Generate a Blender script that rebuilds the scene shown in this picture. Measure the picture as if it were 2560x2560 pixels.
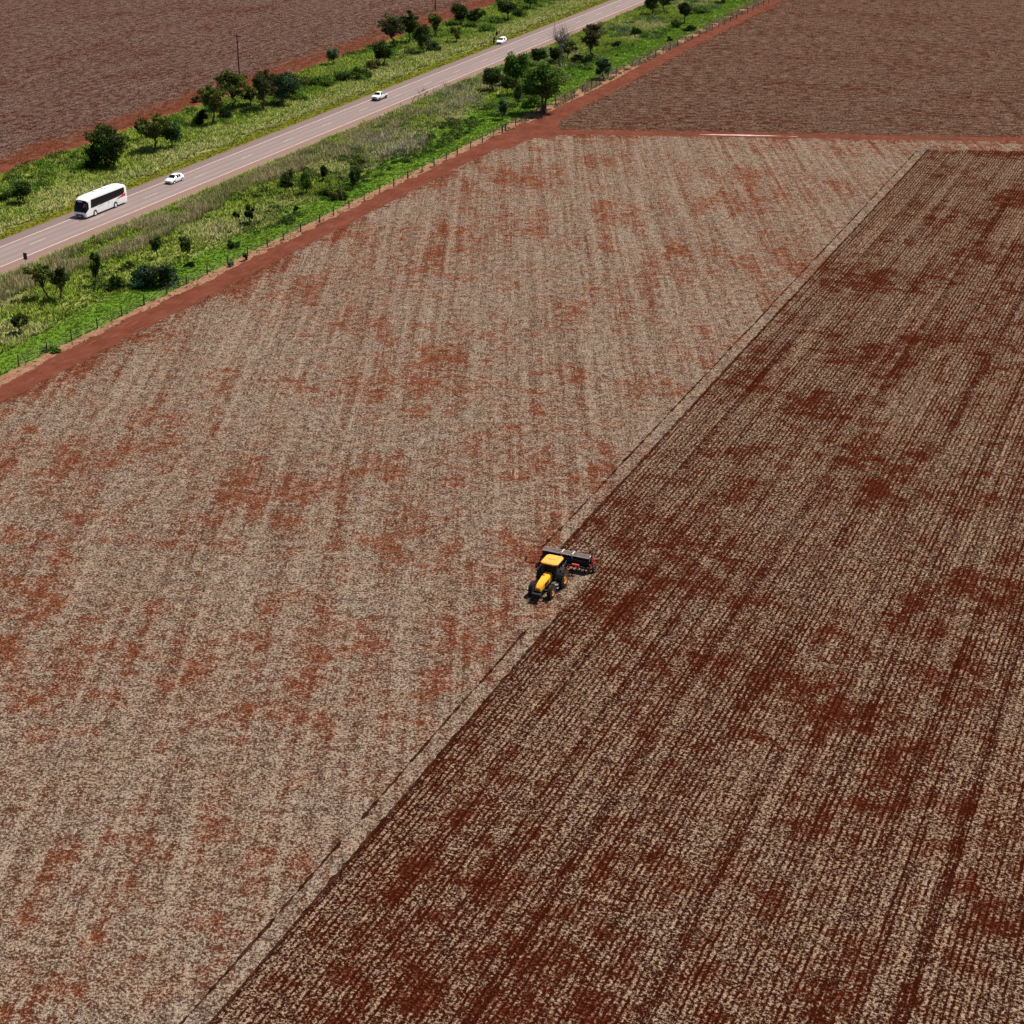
import bpy, bmesh, math, random
import numpy as np
from mathutils import Vector, Matrix

for o in list(bpy.data.objects):
    bpy.data.objects.remove(o)
scene = bpy.context.scene
COL = scene.collection
R = math.radians

# ------------------------------------------------------------------ camera, sky, sun, exposure
# X runs across the road (to the right), Y along the road (away), metres.
CAM_H, CAM_PITCH, CAM_YAW, FPX = 77.5, 0.44053, R(23.6), 4200.0
cam = bpy.data.cameras.new('camera')
cam_o = bpy.data.objects.new('camera', cam)
COL.objects.link(cam_o)
cam_o.location = (0, 0, CAM_H)
cam_o.rotation_euler = (math.pi / 2 - CAM_PITCH, 0, CAM_YAW)
cam.sensor_width = 36
cam.lens = FPX / 2560 * 36
cam.clip_end = 8000
scene.camera = cam_o

SUN_EL = R(61)
SUN_AZ = math.atan2(.58, .815)           # from +Y towards +X
w = bpy.data.worlds.new('World')
scene.world = w
w.use_nodes = True
nt = w.node_tree
sky = nt.nodes.new('ShaderNodeTexSky')
sky.sky_type = 'NISHITA'
sky.sun_disc = False
sky.sun_elevation = SUN_EL
sky.sun_rotation = SUN_AZ
nt.links.new(sky.outputs[0], nt.nodes['Background'].inputs[0])
nt.nodes['Background'].inputs[1].default_value = 0.05
sl = bpy.data.lights.new('sun', 'SUN')
sl.energy = 4.4
sl.angle = R(0.5)
sl.color = (1, .95, .87)
so = bpy.data.objects.new('sun', sl)
COL.objects.link(so)
sd = Vector((-math.sin(SUN_AZ) * math.cos(SUN_EL), -math.cos(SUN_AZ) * math.cos(SUN_EL), -math.sin(SUN_EL)))
so.rotation_euler = sd.to_track_quat('-Z', 'Y').to_euler()
so.location = (0, 200, 200)
scene.view_settings.view_transform = 'Standard'
scene.view_settings.look = 'None'
scene.view_settings.gamma = 1
scene.view_settings.exposure = 0.6


def ground(px, py):
    """survey point of the photograph -> (X, Y) on the level ground"""
    v = (py - 1280) / FPX
    z = CAM_H / (math.sin(CAM_PITCH) + v * math.cos(CAM_PITCH))
    x = (px - 1280) / FPX * z
    y = z * (math.cos(CAM_PITCH) - v * math.sin(CAM_PITCH))
    c, s = math.cos(CAM_YAW), math.sin(CAM_YAW)
    return x * c - y * s, x * s + y * c


def scale_at(py):
    """pixels per metre across, and pixels per metre of height, at that row"""
    v = (py - 1280) / FPX
    z = CAM_H / (math.sin(CAM_PITCH) + v * math.cos(CAM_PITCH))
    dep = CAM_PITCH + math.atan(v)
    return FPX / z, FPX / z * math.cos(dep) * 1.0


# ------------------------------------------------------------------ node helper
class NT:
    def __init__(s, name, rough=0.9, spec=0.2):
        s.m = bpy.data.materials.new(name)
        s.m.use_nodes = True
        s.t = s.m.node_tree
        s.b = s.t.nodes['Principled BSDF']
        s.b.inputs['Roughness'].default_value = rough
        s.b.inputs['Specular IOR Level'].default_value = spec

    def n(s, t, **k):
        x = s.t.nodes.new(t)
        for a, v in k.items():
            setattr(x, a, v)
        return x

    def put(s, sock, v):
        if isinstance(v, bpy.types.NodeSocket):
            s.t.links.new(v, sock)
        elif isinstance(v, (tuple, list)) and len(v) == 3 and sock.type == 'RGBA':
            sock.default_value = (*v, 1)
        else:
            sock.default_value = v

    def pos(s):
        return s.n('ShaderNodeNewGeometry').outputs['Position']

    def objc(s):
        return s.n('ShaderNodeTexCoord').outputs['Object']

    def map(s, v, loc=(0, 0, 0), rot=0, sc=(1, 1, 1)):
        x = s.n('ShaderNodeMapping')
        x.inputs['Location'].default_value = loc
        x.inputs['Rotation'].default_value = (0, 0, rot)
        x.inputs['Scale'].default_value = sc
        s.put(x.inputs['Vector'], v)
        return x.outputs[0]

    def noise(s, v, scale, detail=3, rough=.55, dist=0):
        x = s.n('ShaderNodeTexNoise')
        s.put(x.inputs['Vector'], v)
        x.inputs['Scale'].default_value = scale
        x.inputs['Detail'].default_value = detail
        x.inputs['Roughness'].default_value = rough
        x.inputs['Distortion'].default_value = dist
        return x.outputs['Fac']

    def math(s, op, a, b=0.0, c=0.0):
        x = s.n('ShaderNodeMath', operation=op)
        s.put(x.inputs[0], a)
        s.put(x.inputs[1], b)
        s.put(x.inputs[2], c)
        return x.outputs[0]

    def step(s, v, lo, hi):
        x = s.n('ShaderNodeMapRange', interpolation_type='SMOOTHSTEP')
        s.put(x.inputs[0], v)
        x.inputs[1].default_value = lo
        x.inputs[2].default_value = hi
        return x.outputs[0]

    def mix(s, f, a, b, mode='MIX'):
        x = s.n('ShaderNodeMix', data_type='RGBA', blend_type=mode)
        s.put(x.inputs[0], f)
        s.put(x.inputs[6], a)
        s.put(x.inputs[7], b)
        return x.outputs[2]

    def xyz(s, v):
        x = s.n('ShaderNodeSeparateXYZ')
        s.put(x.inputs[0], v)
        return x.outputs

    def bump(s, h, dist, strength=1.0):
        x = s.n('ShaderNodeBump')
        s.put(x.inputs['Height'], h)
        x.inputs['Distance'].default_value = dist
        x.inputs['Strength'].default_value = strength
        s.put(s.b.inputs['Normal'], x.outputs[0])

    def col(s, c):
        s.put(s.b.inputs['Base Color'], c)
        return s.m


def add(n, *xs):
    r = xs[0]
    for x in xs[1:]:
        r = n.math('ADD', r, x)
    return r


def fibres(n, p, long=2.6, short=11.0):
    """chopped straw lying in every direction: the brightest of four stretched noises"""
    out = None
    for k, a in enumerate((8, 55, 100, 148)):
        q = n.map(p, loc=(k * 3.7, k * 1.3, 0), rot=R(a), sc=(long, short, 1))
        f = n.noise(q, 1.0, 2, .6, .3)
        out = f if out is None else n.math('MAXIMUM', out, f)
    return out


# ------------------------------------------------------------------ ground materials
def ramp3(n, f, stops):
    x = n.n('ShaderNodeValToRGB')
    e = x.color_ramp.elements
    while len(e) < len(stops):
        e.new(.5)
    for k, (p_, c_) in enumerate(stops):
        e[k].position = p_
        e[k].color = (*c_, 1)
    n.put(x.inputs[0], f)
    return x.outputs[0]


def dev(n, v, k, c=.5):
    return n.math('MULTIPLY', n.math('SUBTRACT', v, c), k)


def field_mat(name, row_rot, dark, mid_c, light, soil, bare, patch=1.0, swath=1.0, rows=0.0, row_step=.5, grain=(4.2, 4.2), edge=None, g3k=1.0):
    n = NT(name, .95, .0)
    p = n.pos()
    q = n.map(p, rot=row_rot)                     # x across the rows, y along them
    o = n.xyz(q)
    xs = o[0]
    fib = fibres(n, p)
    g1 = n.noise(n.map(q, sc=(grain[0], grain[1], 1)), 1.0, 3, .75)
    g0 = n.noise(p, 8.5, 2, .7)
    g2 = n.noise(p, 1.9, 2, .7)
    g3 = n.noise(n.map(q, sc=(1.0, grain[1] / grain[0], 1)), .8, 3, .75)
    blot = n.noise(p, .30, 4, .72)
    big = n.noise(n.map(q, sc=(.14, .05, 1)), 1.0, 4, .66)
    huge = n.noise(p, .045, 3, .6)
    stripes = n.noise(n.map(q, sc=(.85, .016, 1)), 1.0, 3, .75)
    wob = dev(n, n.noise(q, .04, 2), 2.0)
    sw = n.math('SINE', n.math('MULTIPLY', n.math('ADD', xs, wob), 2 * math.pi / 5.6))
    v = add(n, dev(n, g1, 4.0), dev(n, g0, 1.6), dev(n, fib, 1.6, .62), dev(n, g2, 1.2), dev(n, g3, 1.5 * g3k), dev(n, stripes, .75 * swath), dev(n, blot, .4), n.math('MULTIPLY', n.step(n.noise(n.map(q, sc=(3.4, .09, 1)), 1.0, 3, .7), .60, .70), .28 * swath), .5)
    s = add(n, dev(n, blot, 2.3 * patch), dev(n, big, 1.6 * patch), dev(n, huge, 1.6 * patch), dev(n, stripes, -1.25 * swath), n.math('MULTIPLY', sw, -.07 * swath),
            dev(n, g1, -2.6), dev(n, g3, -1.5 * g3k), dev(n, g2, -1.1), bare)
    if rows:
        rx = add(n, xs, dev(n, n.noise(q, .9, 4, .75), .42))
        tri = n.math('PINGPONG', rx, row_step / 2)
        fur = n.math('SUBTRACT', 1.0, n.step(tri, row_step * .05, row_step * .32))
        pas = n.noise(n.map(q, sc=(1.35, .012, 1)), 1.0, 3, .75)
        gate = n.step(add(n, pas, dev(n, n.noise(q, .8, 3, .75), 1.2), dev(n, blot, .6)), .32, .70)
        s = n.math('ADD', s, dev(n, pas, .55))
        v = n.math('SUBTRACT', v, dev(n, pas, .5))
        fur = n.math('MULTIPLY', fur, n.math('ADD', .22, n.math('MULTIPLY', gate, .95)))
        pl = n.math('PINGPONG', add(n, xs, dev(n, n.noise(q, .12, 3, .7), .5), 52.55), 2.6)
        pl = n.math('SUBTRACT', 1.0, n.step(n.math('ABSOLUTE', n.math('SUBTRACT', pl, .25)), .05, .20))
        pl = n.math('MULTIPLY', pl, n.step(n.noise(n.map(q, sc=(.19, .018, 1)), 1.0, 3, .7), .34, .60))
        fur = n.math('MAXIMUM', fur, n.math('MULTIPLY', pl, .82))
        s = n.math('ADD', s, n.math('MULTIPLY', fur, rows))
        v = n.math('SUBTRACT', v, n.math('MULTIPLY', fur, rows * .75))
    if edge:
        ed = edge(n, p)
        s = n.math('ADD', s, ed)
    st = ramp3(n, v, [(.12, dark), (.46, mid_c), (.86, light)])
    tone = n.step(n.noise(p, .16, 3, .7), .36, .64)
    st = n.mix(n.math('MULTIPLY', tone, .35), st, n.mix(1.0, st, (1.0, .86, .74), 'MULTIPLY'))
    sc_ = ramp3(n, v, [(.15, tuple(c_ * .45 for c_ in soil)), (.5, soil), (.9, tuple(c_ * 1.45 for c_ in soil))])
    if edge:
        sc_ = n.mix(n.step(ed, .05, .5), sc_, ramp3(n, v, [(.15, (.075, .021, .011)), (.5, (.15, .044, .023)), (.9, (.21, .068, .038))]))
    f = n.math('MULTIPLY', n.step(s, .1, 1.05), .96)
    n.col(n.mix(f, st, sc_))
    n.bump(v, .16, .8)
    return n.m


M = {}
SOIL = (.185, .054, .024)


def near_track(n, p):
    o = n.xyz(p)
    x, y = o[0], o[1]
    a = n.math('SUBTRACT', 1.0, n.step(add(n, x, dev(n, n.noise(p, .3, 4, .7), 6.0)), -138.0, -132.5))
    d = n.math('SUBTRACT', y, n.math('MULTIPLY_ADD', x, .346, 370.0))          # metres beyond the cross track
    b = n.math('SUBTRACT', 1.0, n.step(n.math('ABSOLUTE', n.math('ADD', d, dev(n, n.noise(p, .3, 4, .7), 4.0))), 2.0, 6.5))
    e = n.math('ADD', n.math('MULTIPLY', a, .42), n.math('MULTIPLY', b, .35))
    # pressed straw between the marker furrow and the drilled edge
    off = n.math('MULTIPLY', n.step(y, 140, 144), -5.2)
    c_ = n.math('ABSOLUTE', n.math('SUBTRACT', n.math('SUBTRACT', x, off), -53.4))
    band = n.math('SUBTRACT', 1.0, n.step(c_, .35, 1.0))
    return n.math('SUBTRACT', e, n.math('MULTIPLY', band, .2))


def far_edge(n, p):
    x = n.xyz(p)[0]
    a = n.step(add(n, x, dev(n, n.noise(p, .12, 4, .7), 12.0)), -229.0, -217.5)
    return n.math('MULTIPLY', a, .75)


M['stubble'] = field_mat('stubble', -R(23.6), (.072, .040, .026), (.205, .142, .104), (.43, .33, .245), SOIL, .42, 1.15, 1.1, edge=near_track, g3k=1.0)
M['seeded'] = field_mat('seeded_ground', 0, (.028, .0075, .004), (.140, .077, .049), (.44, .315, .215), (.084, .0150, .0058), .46, 1.4, .25, .62, g3k=.95)
M['fallow'] = field_mat('fallow_ground', R(71), (.030, .014, .010), (.105, .058, .040), (.235, .152, .105), (.080, .023, .013), .40, .8, .6, grain=(4.2, 2.0), edge=near_track, g3k=1.5)
M['far_field'] = field_mat('far_field_ground', 0, (.030, .015, .012), (.108, .062, .047), (.225, .148, .112), (.084, .025, .017), .40, .85, .9, grain=(3.6, 1.9), edge=far_edge, g3k=1.5)

n = NT('red_soil', .95, .02)
p = n.pos()
a = n.noise(p, .25, 5, .7)
b = n.noise(n.map(p, sc=(2.2, .25, 1)), 1.0, 3, .6)
c = n.mix(n.step(a, .3, .7), (.100, .029, .016), (.150, .046, .027))
c = n.mix(n.math('MULTIPLY', n.step(b, .52, .72), .6), c, (.19, .085, .058))
c = n.mix(n.math('MULTIPLY', n.step(n.noise(p, 3.0, 4, .7), .55, .7), .5), c, (.065, .018, .011))
M['red_soil'] = n.col(c)
n.bump(n.noise(p, 2.2, 5, .7), .12, .7)

n = NT('puddle_sky_sheen', .5)
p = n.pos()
M['puddle'] = n.col(n.mix(n.step(n.noise(p, .6, 4), .35, .65), (.40, .24, .19), (.62, .46, .40)))  # pale colour stands in for sky reflected on a puddle

n = NT('asphalt', .8)
p = n.pos()
x = n.xyz(p)[0]
a = n.noise(n.map(p, sc=(1.1, .05, 1)), 1.0, 4, .65)
c = n.mix(n.step(a, .3, .7), (.205, .150, .137), (.245, .182, .168))
patch = n.noise(n.map(p, sc=(.5, .10, 1)), 1.0, 3)
c = n.mix(n.math('MULTIPLY', n.step(patch, .6, .66), .3), c, (.17, .125, .118))
dx = n.math('ABSOLUTE', n.math('SUBTRACT', x, -178.7))
shoulder = n.step(n.math('ADD', dx, n.math('MULTIPLY', n.noise(p, .8, 3), .5)), 3.85, 4.1)
right = n.step(x, -176, -174)
c = n.mix(n.math('MULTIPLY', shoulder, .85), c, n.mix(right, (.165, .115, .105), (.205, .115, .082)))
wheel = n.math('SUBTRACT', 1.0, n.step(n.math('ABSOLUTE', n.math('SUBTRACT', n.math('PINGPONG', dx, 1.8), .9)), .15, .5))
c = n.mix(n.math('MULTIPLY', wheel, .42), c, (.165, .124, .115))
c = n.mix(n.math('MULTIPLY', n.step(n.noise(p, 7, 3, .7), .5, .7), .25), c, (.33, .25, .23))
M['asphalt'] = n.col(c)
n.bump(n.noise(p, 9, 3), .02, .5)

n = NT('road_paint', .7)
p = n.pos()
M['edge_paint'] = n.col(n.mix(n.step(n.noise(p, .9, 5, .75), .44, .72), (.66, .45, .34), (.36, .25, .20)))
n = NT('white_paint_line', .7)
M['dash_paint'] = n.col(n.mix(n.step(n.noise(n.pos(), 1.3, 5, .75), .42, .62), (.52, .41, .36), (.32, .24, .22)))


def verge_mat(name, far):
    n = NT(name, .95, .02)
    p = n.pos()
    o = n.xyz(p)
    x, y = o[0], o[1]
    big = n.noise(p, .07, 4, .65)
    mid = n.noise(p, .45, 4, .7)
    fine = n.noise(p, 3.0, 4, .75)
    g1, g2, dry, dark = (.15, .20, .030), (.215, .245, .060), (.33, .30, .13), (.055, .09, .014)
    c = n.mix(n.step(mid, .35, .62), g1, g2)
    c = n.mix(n.math('MULTIPLY', n.step(big, .45, .62), .75), c, dry)
    c = n.mix(n.math('MULTIPLY', n.step(fine, .50, .66), .55), c, dark)
    nx = n.math('ADD', x, n.math('MULTIPLY', n.math('SUBTRACT', n.noise(p, .22, 4, .7), .5), 5.0))
    if far:
        m = n.step(nx, -189.2, -187.8)
        olive = n.mix(n.step(n.noise(p, .5, 4), .35, .65), (.125, .135, .012), (.165, .150, .02))
        c = n.mix(m, c, n.mix(n.math('MULTIPLY', n.step(fine, .5, .7), .4), olive, (.06, .07, .008)))
        e = n.step(x, -185.6, -184.6)
        c = n.mix(e, c, (.17, .10, .07))
        e = n.math('SUBTRACT', 1.0, n.step(nx, -214.4, -212.6))
        c = n.mix(e, c, (.125, .040, .023))
    else:
        lush = n.mix(n.step(n.noise(p, .9, 4, .7), .35, .68), (.075, .165, .010), (.135, .220, .024))
        lush = n.mix(n.math('MULTIPLY', n.step(fine, .52, .68), .45), lush, (.035, .095, .008))
        wid = n.math('MULTIPLY', n.step(y, 255, 300), 4.5)
        m = n.step(n.math('ADD', nx, wid), -153.0, -149.0)
        c = n.mix(m, c, lush)
        e = n.math('SUBTRACT', 1.0, n.step(n.math('ADD', x, n.math('MULTIPLY', fine, 1.0)), -171.2, -170.2))
        c = n.mix(n.math('MULTIPLY', e, .8), c, (.085, .14, .03))
        # trodden earth and dead grass along the fence
        e = n.step(n.math('ADD', x, n.math('MULTIPLY', n.math('SUBTRACT', n.noise(p, .35, 4, .7), .5), 2.6)), -144.3, -143.2)
        bare = n.mix(n.step(n.noise(p, .7, 4, .7), .4, .6), (.30, .165, .10), (.225, .10, .058))
        bare = n.mix(n.math('MULTIPLY', n.step(fine, .5, .66), .6), bare, (.33, .25, .15))
        c = n.mix(e, c, bare)
    n.col(c)
    n.bump(add(n, n.math('MULTIPLY', fine, .6), mid), .5, .8)
    return n.m


M['verge_near'] = verge_mat('verge_grass_ground', False)
M['verge_far'] = verge_mat('far_verge_grass_ground', True)


def tint_mat(name, rough=.75, trans=.0, up=0.0):
    n = NT(name, rough, .05)
    at = n.n('ShaderNodeAttribute', attribute_name='tint')
    t = n.n('ShaderNodeBsdfTranslucent')
    n.put(t.inputs['Color'], at.outputs['Color'])
    mx = n.n('ShaderNodeMixShader')
    mx.inputs[0].default_value = trans
    n.put(n.b.inputs['Base Color'], at.outputs['Color'])
    if up:
        g_ = n.n('ShaderNodeNewGeometry')
        sc_ = n.n('ShaderNodeVectorMath', operation='SCALE')
        n.put(sc_.inputs[0], g_.outputs['Normal'])
        sc_.inputs['Scale'].default_value = 1 - up
        ad = n.n('ShaderNodeVectorMath', operation='ADD')
        n.put(ad.inputs[0], sc_.outputs[0])
        ad.inputs[1].default_value = (0, 0, up)
        no = n.n('ShaderNodeVectorMath', operation='NORMALIZE')
        n.put(no.inputs[0], ad.outputs[0])
        n.put(n.b.inputs['Normal'], no.outputs[0])
    n.t.links.new(n.b.outputs[0], mx.inputs[1])
    n.t.links.new(t.outputs[0], mx.inputs[2])
    n.t.links.new(mx.outputs[0], n.t.nodes['Material Output'].inputs[0])
    return n.m


M['leaf'] = tint_mat('leaves', .6, .22)
M['grass'] = tint_mat('grass_blades', .8, .22, .62)


def simple(name, col, rough=.5, spec=.4, metal=0, dirt=.0, dirtcol=(.22, .1, .06), sc=2.5, alpha=None):
    n = NT(name, rough, spec)
    n.b.inputs['Metallic'].default_value = metal
    c = tuple(col)
    if dirt:
        f = n.noise(n.objc(), sc, 5, .7)
        c = n.mix(n.math('MULTIPLY', n.step(f, .42, .72), dirt), c, dirtcol)
    else:
        f = n.noise(n.objc(), sc, 3, .6)
        c = n.mix(n.math('MULTIPLY', f, .18), c, tuple(v * .75 for v in col))
    n.col(c)
    return n.m


M['bark'] = simple('bark', (.085, .062, .045), .95, .1, 0, .5, (.16, .13, .10), 3)
M['dead_bark'] = simple('dead_wood', (.20, .175, .17), .95, .1, 0, .5, (.10, .085, .08), 2)
M['burnt'] = simple('burnt_wood', (.016, .015, .013), .95, .1)
M['post'] = simple('weathered_post', (.075, .052, .038), .95, .1, 0, .5, (.14, .10, .07), 4)
M['pole'] = simple('creosote_pole', (.045, .026, .02), .9, .1, 0, .4, (.08, .05, .04), 1)
M['wire'] = simple('galvanised_wire', (.25, .23, .21), .5, .5, .8)
M['white'] = simple('white_car_paint', (.88, .88, .87), .3, .5, 0, .08, (.55, .45, .4), 1.2)
M['glass'] = simple('dark_glass', (.006, .007, .010), .12, .22)
M['rubber'] = simple('tyre_rubber', (.022, .020, .019), .85, .2, 0, .55, (.10, .055, .035), 3)
M['black'] = simple('black_plastic', (.016, .016, .017), .6, .3, 0, .15, (.06, .04, .03), 3)
M['chrome'] = simple('bright_metal', (.62, .62, .62), .35, .5, .7)
M['lamp'] = simple('lamp_lens', (.55, .58, .6), .15, .6)
M['redlamp'] = simple('red_lens', (.5, .02, .02), .2, .6)
M['orange'] = simple('orange_lens', (.75, .2, .04), .3, .5)
M['red'] = simple('red_paint', (.62, .012, .04), .4, .5)
M['pink'] = simple('pink_sticker', (.62, .12, .2), .4, .5)
M['grey'] = simple('grey_lettering', (.46, .47, .50), .5, .3)
M['hub'] = simple('pale_wheel_hub', (.72, .72, .70), .45, .4)
M['shade_blue'] = simple('shaded_front_blue', (.06, .065, .13), .45, .4)  # bluish shade of the coach's lower front, put into the colour
M['yellow'] = simple('tractor_yellow', (.88, .40, .014), .45, .4, 0, .5, (.60, .27, .07), 2.2)
M['roofy'] = simple('faded_roof_yellow', (.86, .36, .05), .55, .4, 0, .5, (.66, .27, .08), 1.4)
M['rim_y'] = simple('wheel_yellow', (.52, .22, .035), .5, .4, 0, .55, (.5, .22, .07), 3)
M['mred'] = simple('implement_red', (.46, .055, .035), .55, .35, 0, .5, (.30, .10, .06), 2.5)
M['hopper'] = simple('hopper_grey', (.125, .092, .085), .8, .2, 0, .6, (.235, .15, .12), 1.5)
M['strap'] = simple('pale_strap', (.66, .58, .52), .6, .3)
M['steel'] = simple('dirty_steel', (.12, .10, .09), .6, .4, .4, .5, (.2, .1, .06), 3)
M['sign'] = simple('sign_blue', (.012, .012, .11), .5, .4)
M['signpost'] = simple('white_sign_post', (.62, .58, .5), .6, .3, 0, .4, (.35, .3, .2), 3)


# ------------------------------------------------------------------ object helpers
def link(o, parent=None):
    COL.objects.link(o)
    if parent is not None:
        o.parent = parent
    return o


def tag(o, label=None, cat=None, group=None, kind=None):
    for k, v in (('label', label), ('category', cat), ('group', group), ('kind', kind)):
        if v:
            o[k] = v
    return o


def thing(name, label, cat, loc, rotz=0, group=None):
    o = bpy.data.objects.new(name, None)
    o.empty_display_size = .5
    o.location = loc
    o.rotation_euler = (0, 0, rotz)
    return tag(link(o), label, cat, group)


def fast(name, V, F, mat, parent=None, tint=None, smooth=False):
    V = np.asarray(V, dtype=np.float32)
    F = np.asarray(F, dtype=np.int32)
    k = F.shape[1]
    me = bpy.data.meshes.new(name)
    me.vertices.add(len(V))
    me.vertices.foreach_set('co', V.ravel())
    me.loops.add(F.size)
    me.loops.foreach_set('vertex_index', F.ravel())
    me.polygons.add(len(F))
    me.polygons.foreach_set('loop_start', np.arange(0, F.size, k, dtype=np.int32))
    me.polygons.foreach_set('loop_total', np.full(len(F), k, dtype=np.int32))
    if smooth:
        me.polygons.foreach_set('use_smooth', np.ones(len(F), dtype=bool))
    if tint is not None:
        at = me.color_attributes.new('tint', 'FLOAT_COLOR', 'POINT')
        T = np.ones((len(V), 4), dtype=np.float32)
        T[:, :3] = tint
        at.data.foreach_set('color', T.ravel())
    me.update()
    me.validate()
    me.materials.append(mat)
    return link(bpy.data.objects.new(name, me), parent)


class MB:
    """collects simple shapes into one mesh"""
    def __init__(s):
        s.bm = bmesh.new()

    def box(s, c, d, rot=None, taper=1.0):
        hx, hy, hz = d[0] / 2, d[1] / 2, d[2] / 2
        vs = []
        for z, k in ((-hz, 1), (hz, taper)):
            for x, y in ((-hx, -hy), (hx, -hy), (hx, hy), (-hx, hy)):
                v = Vector((x * k, y * k, z))
                if rot:
                    v = rot @ v
                vs.append(s.bm.verts.new(v + Vector(c)))
        for f in ((3, 2, 1, 0), (4, 5, 6, 7), (0, 1, 5, 4), (1, 2, 6, 5), (2, 3, 7, 6), (3, 0, 4, 7)):
            s.bm.faces.new([vs[i] for i in f])
        return s

    def poly(s, pts):
        s.bm.faces.new([s.bm.verts.new(p) for p in pts])
        return s

    def prism(s, prof, y0, y1, y0b=None):
        """prof: (x,z) outline extruded across from y0 to y1"""
        a = [s.bm.verts.new((x, y0, z)) for x, z in prof]
        b = [s.bm.verts.new((x, y1, z)) for x, z in prof]
        s.bm.faces.new(a)
        s.bm.faces.new(b[::-1])
        m = len(a)
        for i in range(m):
            s.bm.faces.new([a[i], b[i], b[(i + 1) % m], a[(i + 1) % m]][::-1])
        return s

    def tube(s, pts, rad, seg=8, cap=True):
        pts = [Vector(p) for p in pts]
        rads = rad if isinstance(rad, (list, tuple)) else [rad] * len(pts)
        rings = []
        for i, p in enumerate(pts):
            d = (pts[min(i + 1, len(pts) - 1)] - pts[max(i - 1, 0)])
            d = d.normalized() if d.length > 1e-9 else Vector((0, 0, 1))
            u = d.cross(Vector((0, 0, 1)) if abs(d.z) < .9 else Vector((1, 0, 0))).normalized()
            v = d.cross(u)
            rings.append([s.bm.verts.new(p + (u * math.cos(2 * math.pi * k / seg) + v * math.sin(2 * math.pi * k / seg)) * rads[i]) for k in range(seg)])
        for i in range(len(rings) - 1):
            for k in range(seg):
                s.bm.faces.new([rings[i][k], rings[i][(k + 1) % seg], rings[i + 1][(k + 1) % seg], rings[i + 1][k]])
        if cap:
            s.bm.faces.new(rings[0][::-1])
            s.bm.faces.new(rings[-1])
        return s

    def lathe(s, prof, c, seg=28, caps=(True, True)):
        """prof: (axial y, radius) revolved about the Y axis through c"""
        rings = []
        for y, r in prof:
            rings.append([s.bm.verts.new((c[0] + r * math.cos(2 * math.pi * k / seg), c[1] + y, c[2] + r * math.sin(2 * math.pi * k / seg))) for k in range(seg)])
        for i in range(len(rings) - 1):
            for k in range(seg):
                s.bm.faces.new([rings[i][k], rings[i][(k + 1) % seg], rings[i + 1][(k + 1) % seg], rings[i + 1][k]])
        if caps[0]:
            s.bm.faces.new(rings[0])
        if caps[1]:
            s.bm.faces.new(rings[-1][::-1])
        return s

    def build(s, name, mat, parent=None, smooth=None, bevel=0):
        if bevel:
            bmesh.ops.bevel(s.bm, geom=list(s.bm.edges), offset=bevel, segments=2, affect='EDGES', clamp_overlap=True)
        bmesh.ops.recalc_face_normals(s.bm, faces=s.bm.faces)
        me = bpy.data.meshes.new(name)
        s.bm.to_mesh(me)
        s.bm.free()
        me.materials.append(mat)
        if smooth:
            for f in me.polygons:
                f.use_smooth = True
            me.set_sharp_from_angle(angle=R(smooth))
        return link(bpy.data.objects.new(name, me), parent)


# ------------------------------------------------------------------ the land
rng = np.random.default_rng(7)


def jit(k, amp, corr=4):
    a = rng.normal(size=k)
    b = np.convolve(rng.normal(size=k + 40), np.ones(corr) / corr ** .5, 'same')[20:20 + k]
    c2 = np.convolve(rng.normal(size=k + 200), np.ones(40) / 40 ** .5, 'same')[100:100 + k]
    return (a * .35 + b * .6 + c2 * .8) * amp


def sheet(name, left, right, y0, y1, z, mat, step=.6, amp=(.0, .0)):
    """a ground sheet between two ragged lines X = left(y), right(y)"""
    ys = np.arange(y0, y1 + step, step)
    L = np.array([left(y) for y in ys]) + jit(len(ys), amp[0])
    Rr = np.array([right(y) for y in ys]) + jit(len(ys), amp[1])
    V = np.zeros((len(ys) * 2, 3))
    V[0::2] = np.c_[L, ys, np.full(len(ys), z)]
    V[1::2] = np.c_[Rr, ys, np.full(len(ys), z)]
    i = np.arange(len(ys) - 1) * 2
    o = fast(name, V, np.c_[i, i + 1, i + 3, i + 2], mat)
    return tag(o, kind='structure')


def xsheet(name, bot, top, x0, x1, z, mat, step=.6, amp=(0, 0)):
    xs = np.arange(x0, x1 + step, step)
    B = np.array([bot(x) for x in xs]) + jit(len(xs), amp[0])
    T = np.array([top(x) for x in xs]) + jit(len(xs), amp[1])
    V = np.zeros((len(xs) * 2, 3))
    V[0::2] = np.c_[xs, B, np.full(len(xs), z)]
    V[1::2] = np.c_[xs, T, np.full(len(xs), z)]
    i = np.arange(len(xs) - 1) * 2
    o = fast(name, V, np.c_[i, i + 2, i + 3, i + 1], mat)
    return tag(o, kind='structure')


def lerp(tab):
    a = np.array(tab, dtype=float)
    return lambda y: float(np.interp(y, a[:, 0], a[:, 1]))


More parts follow.
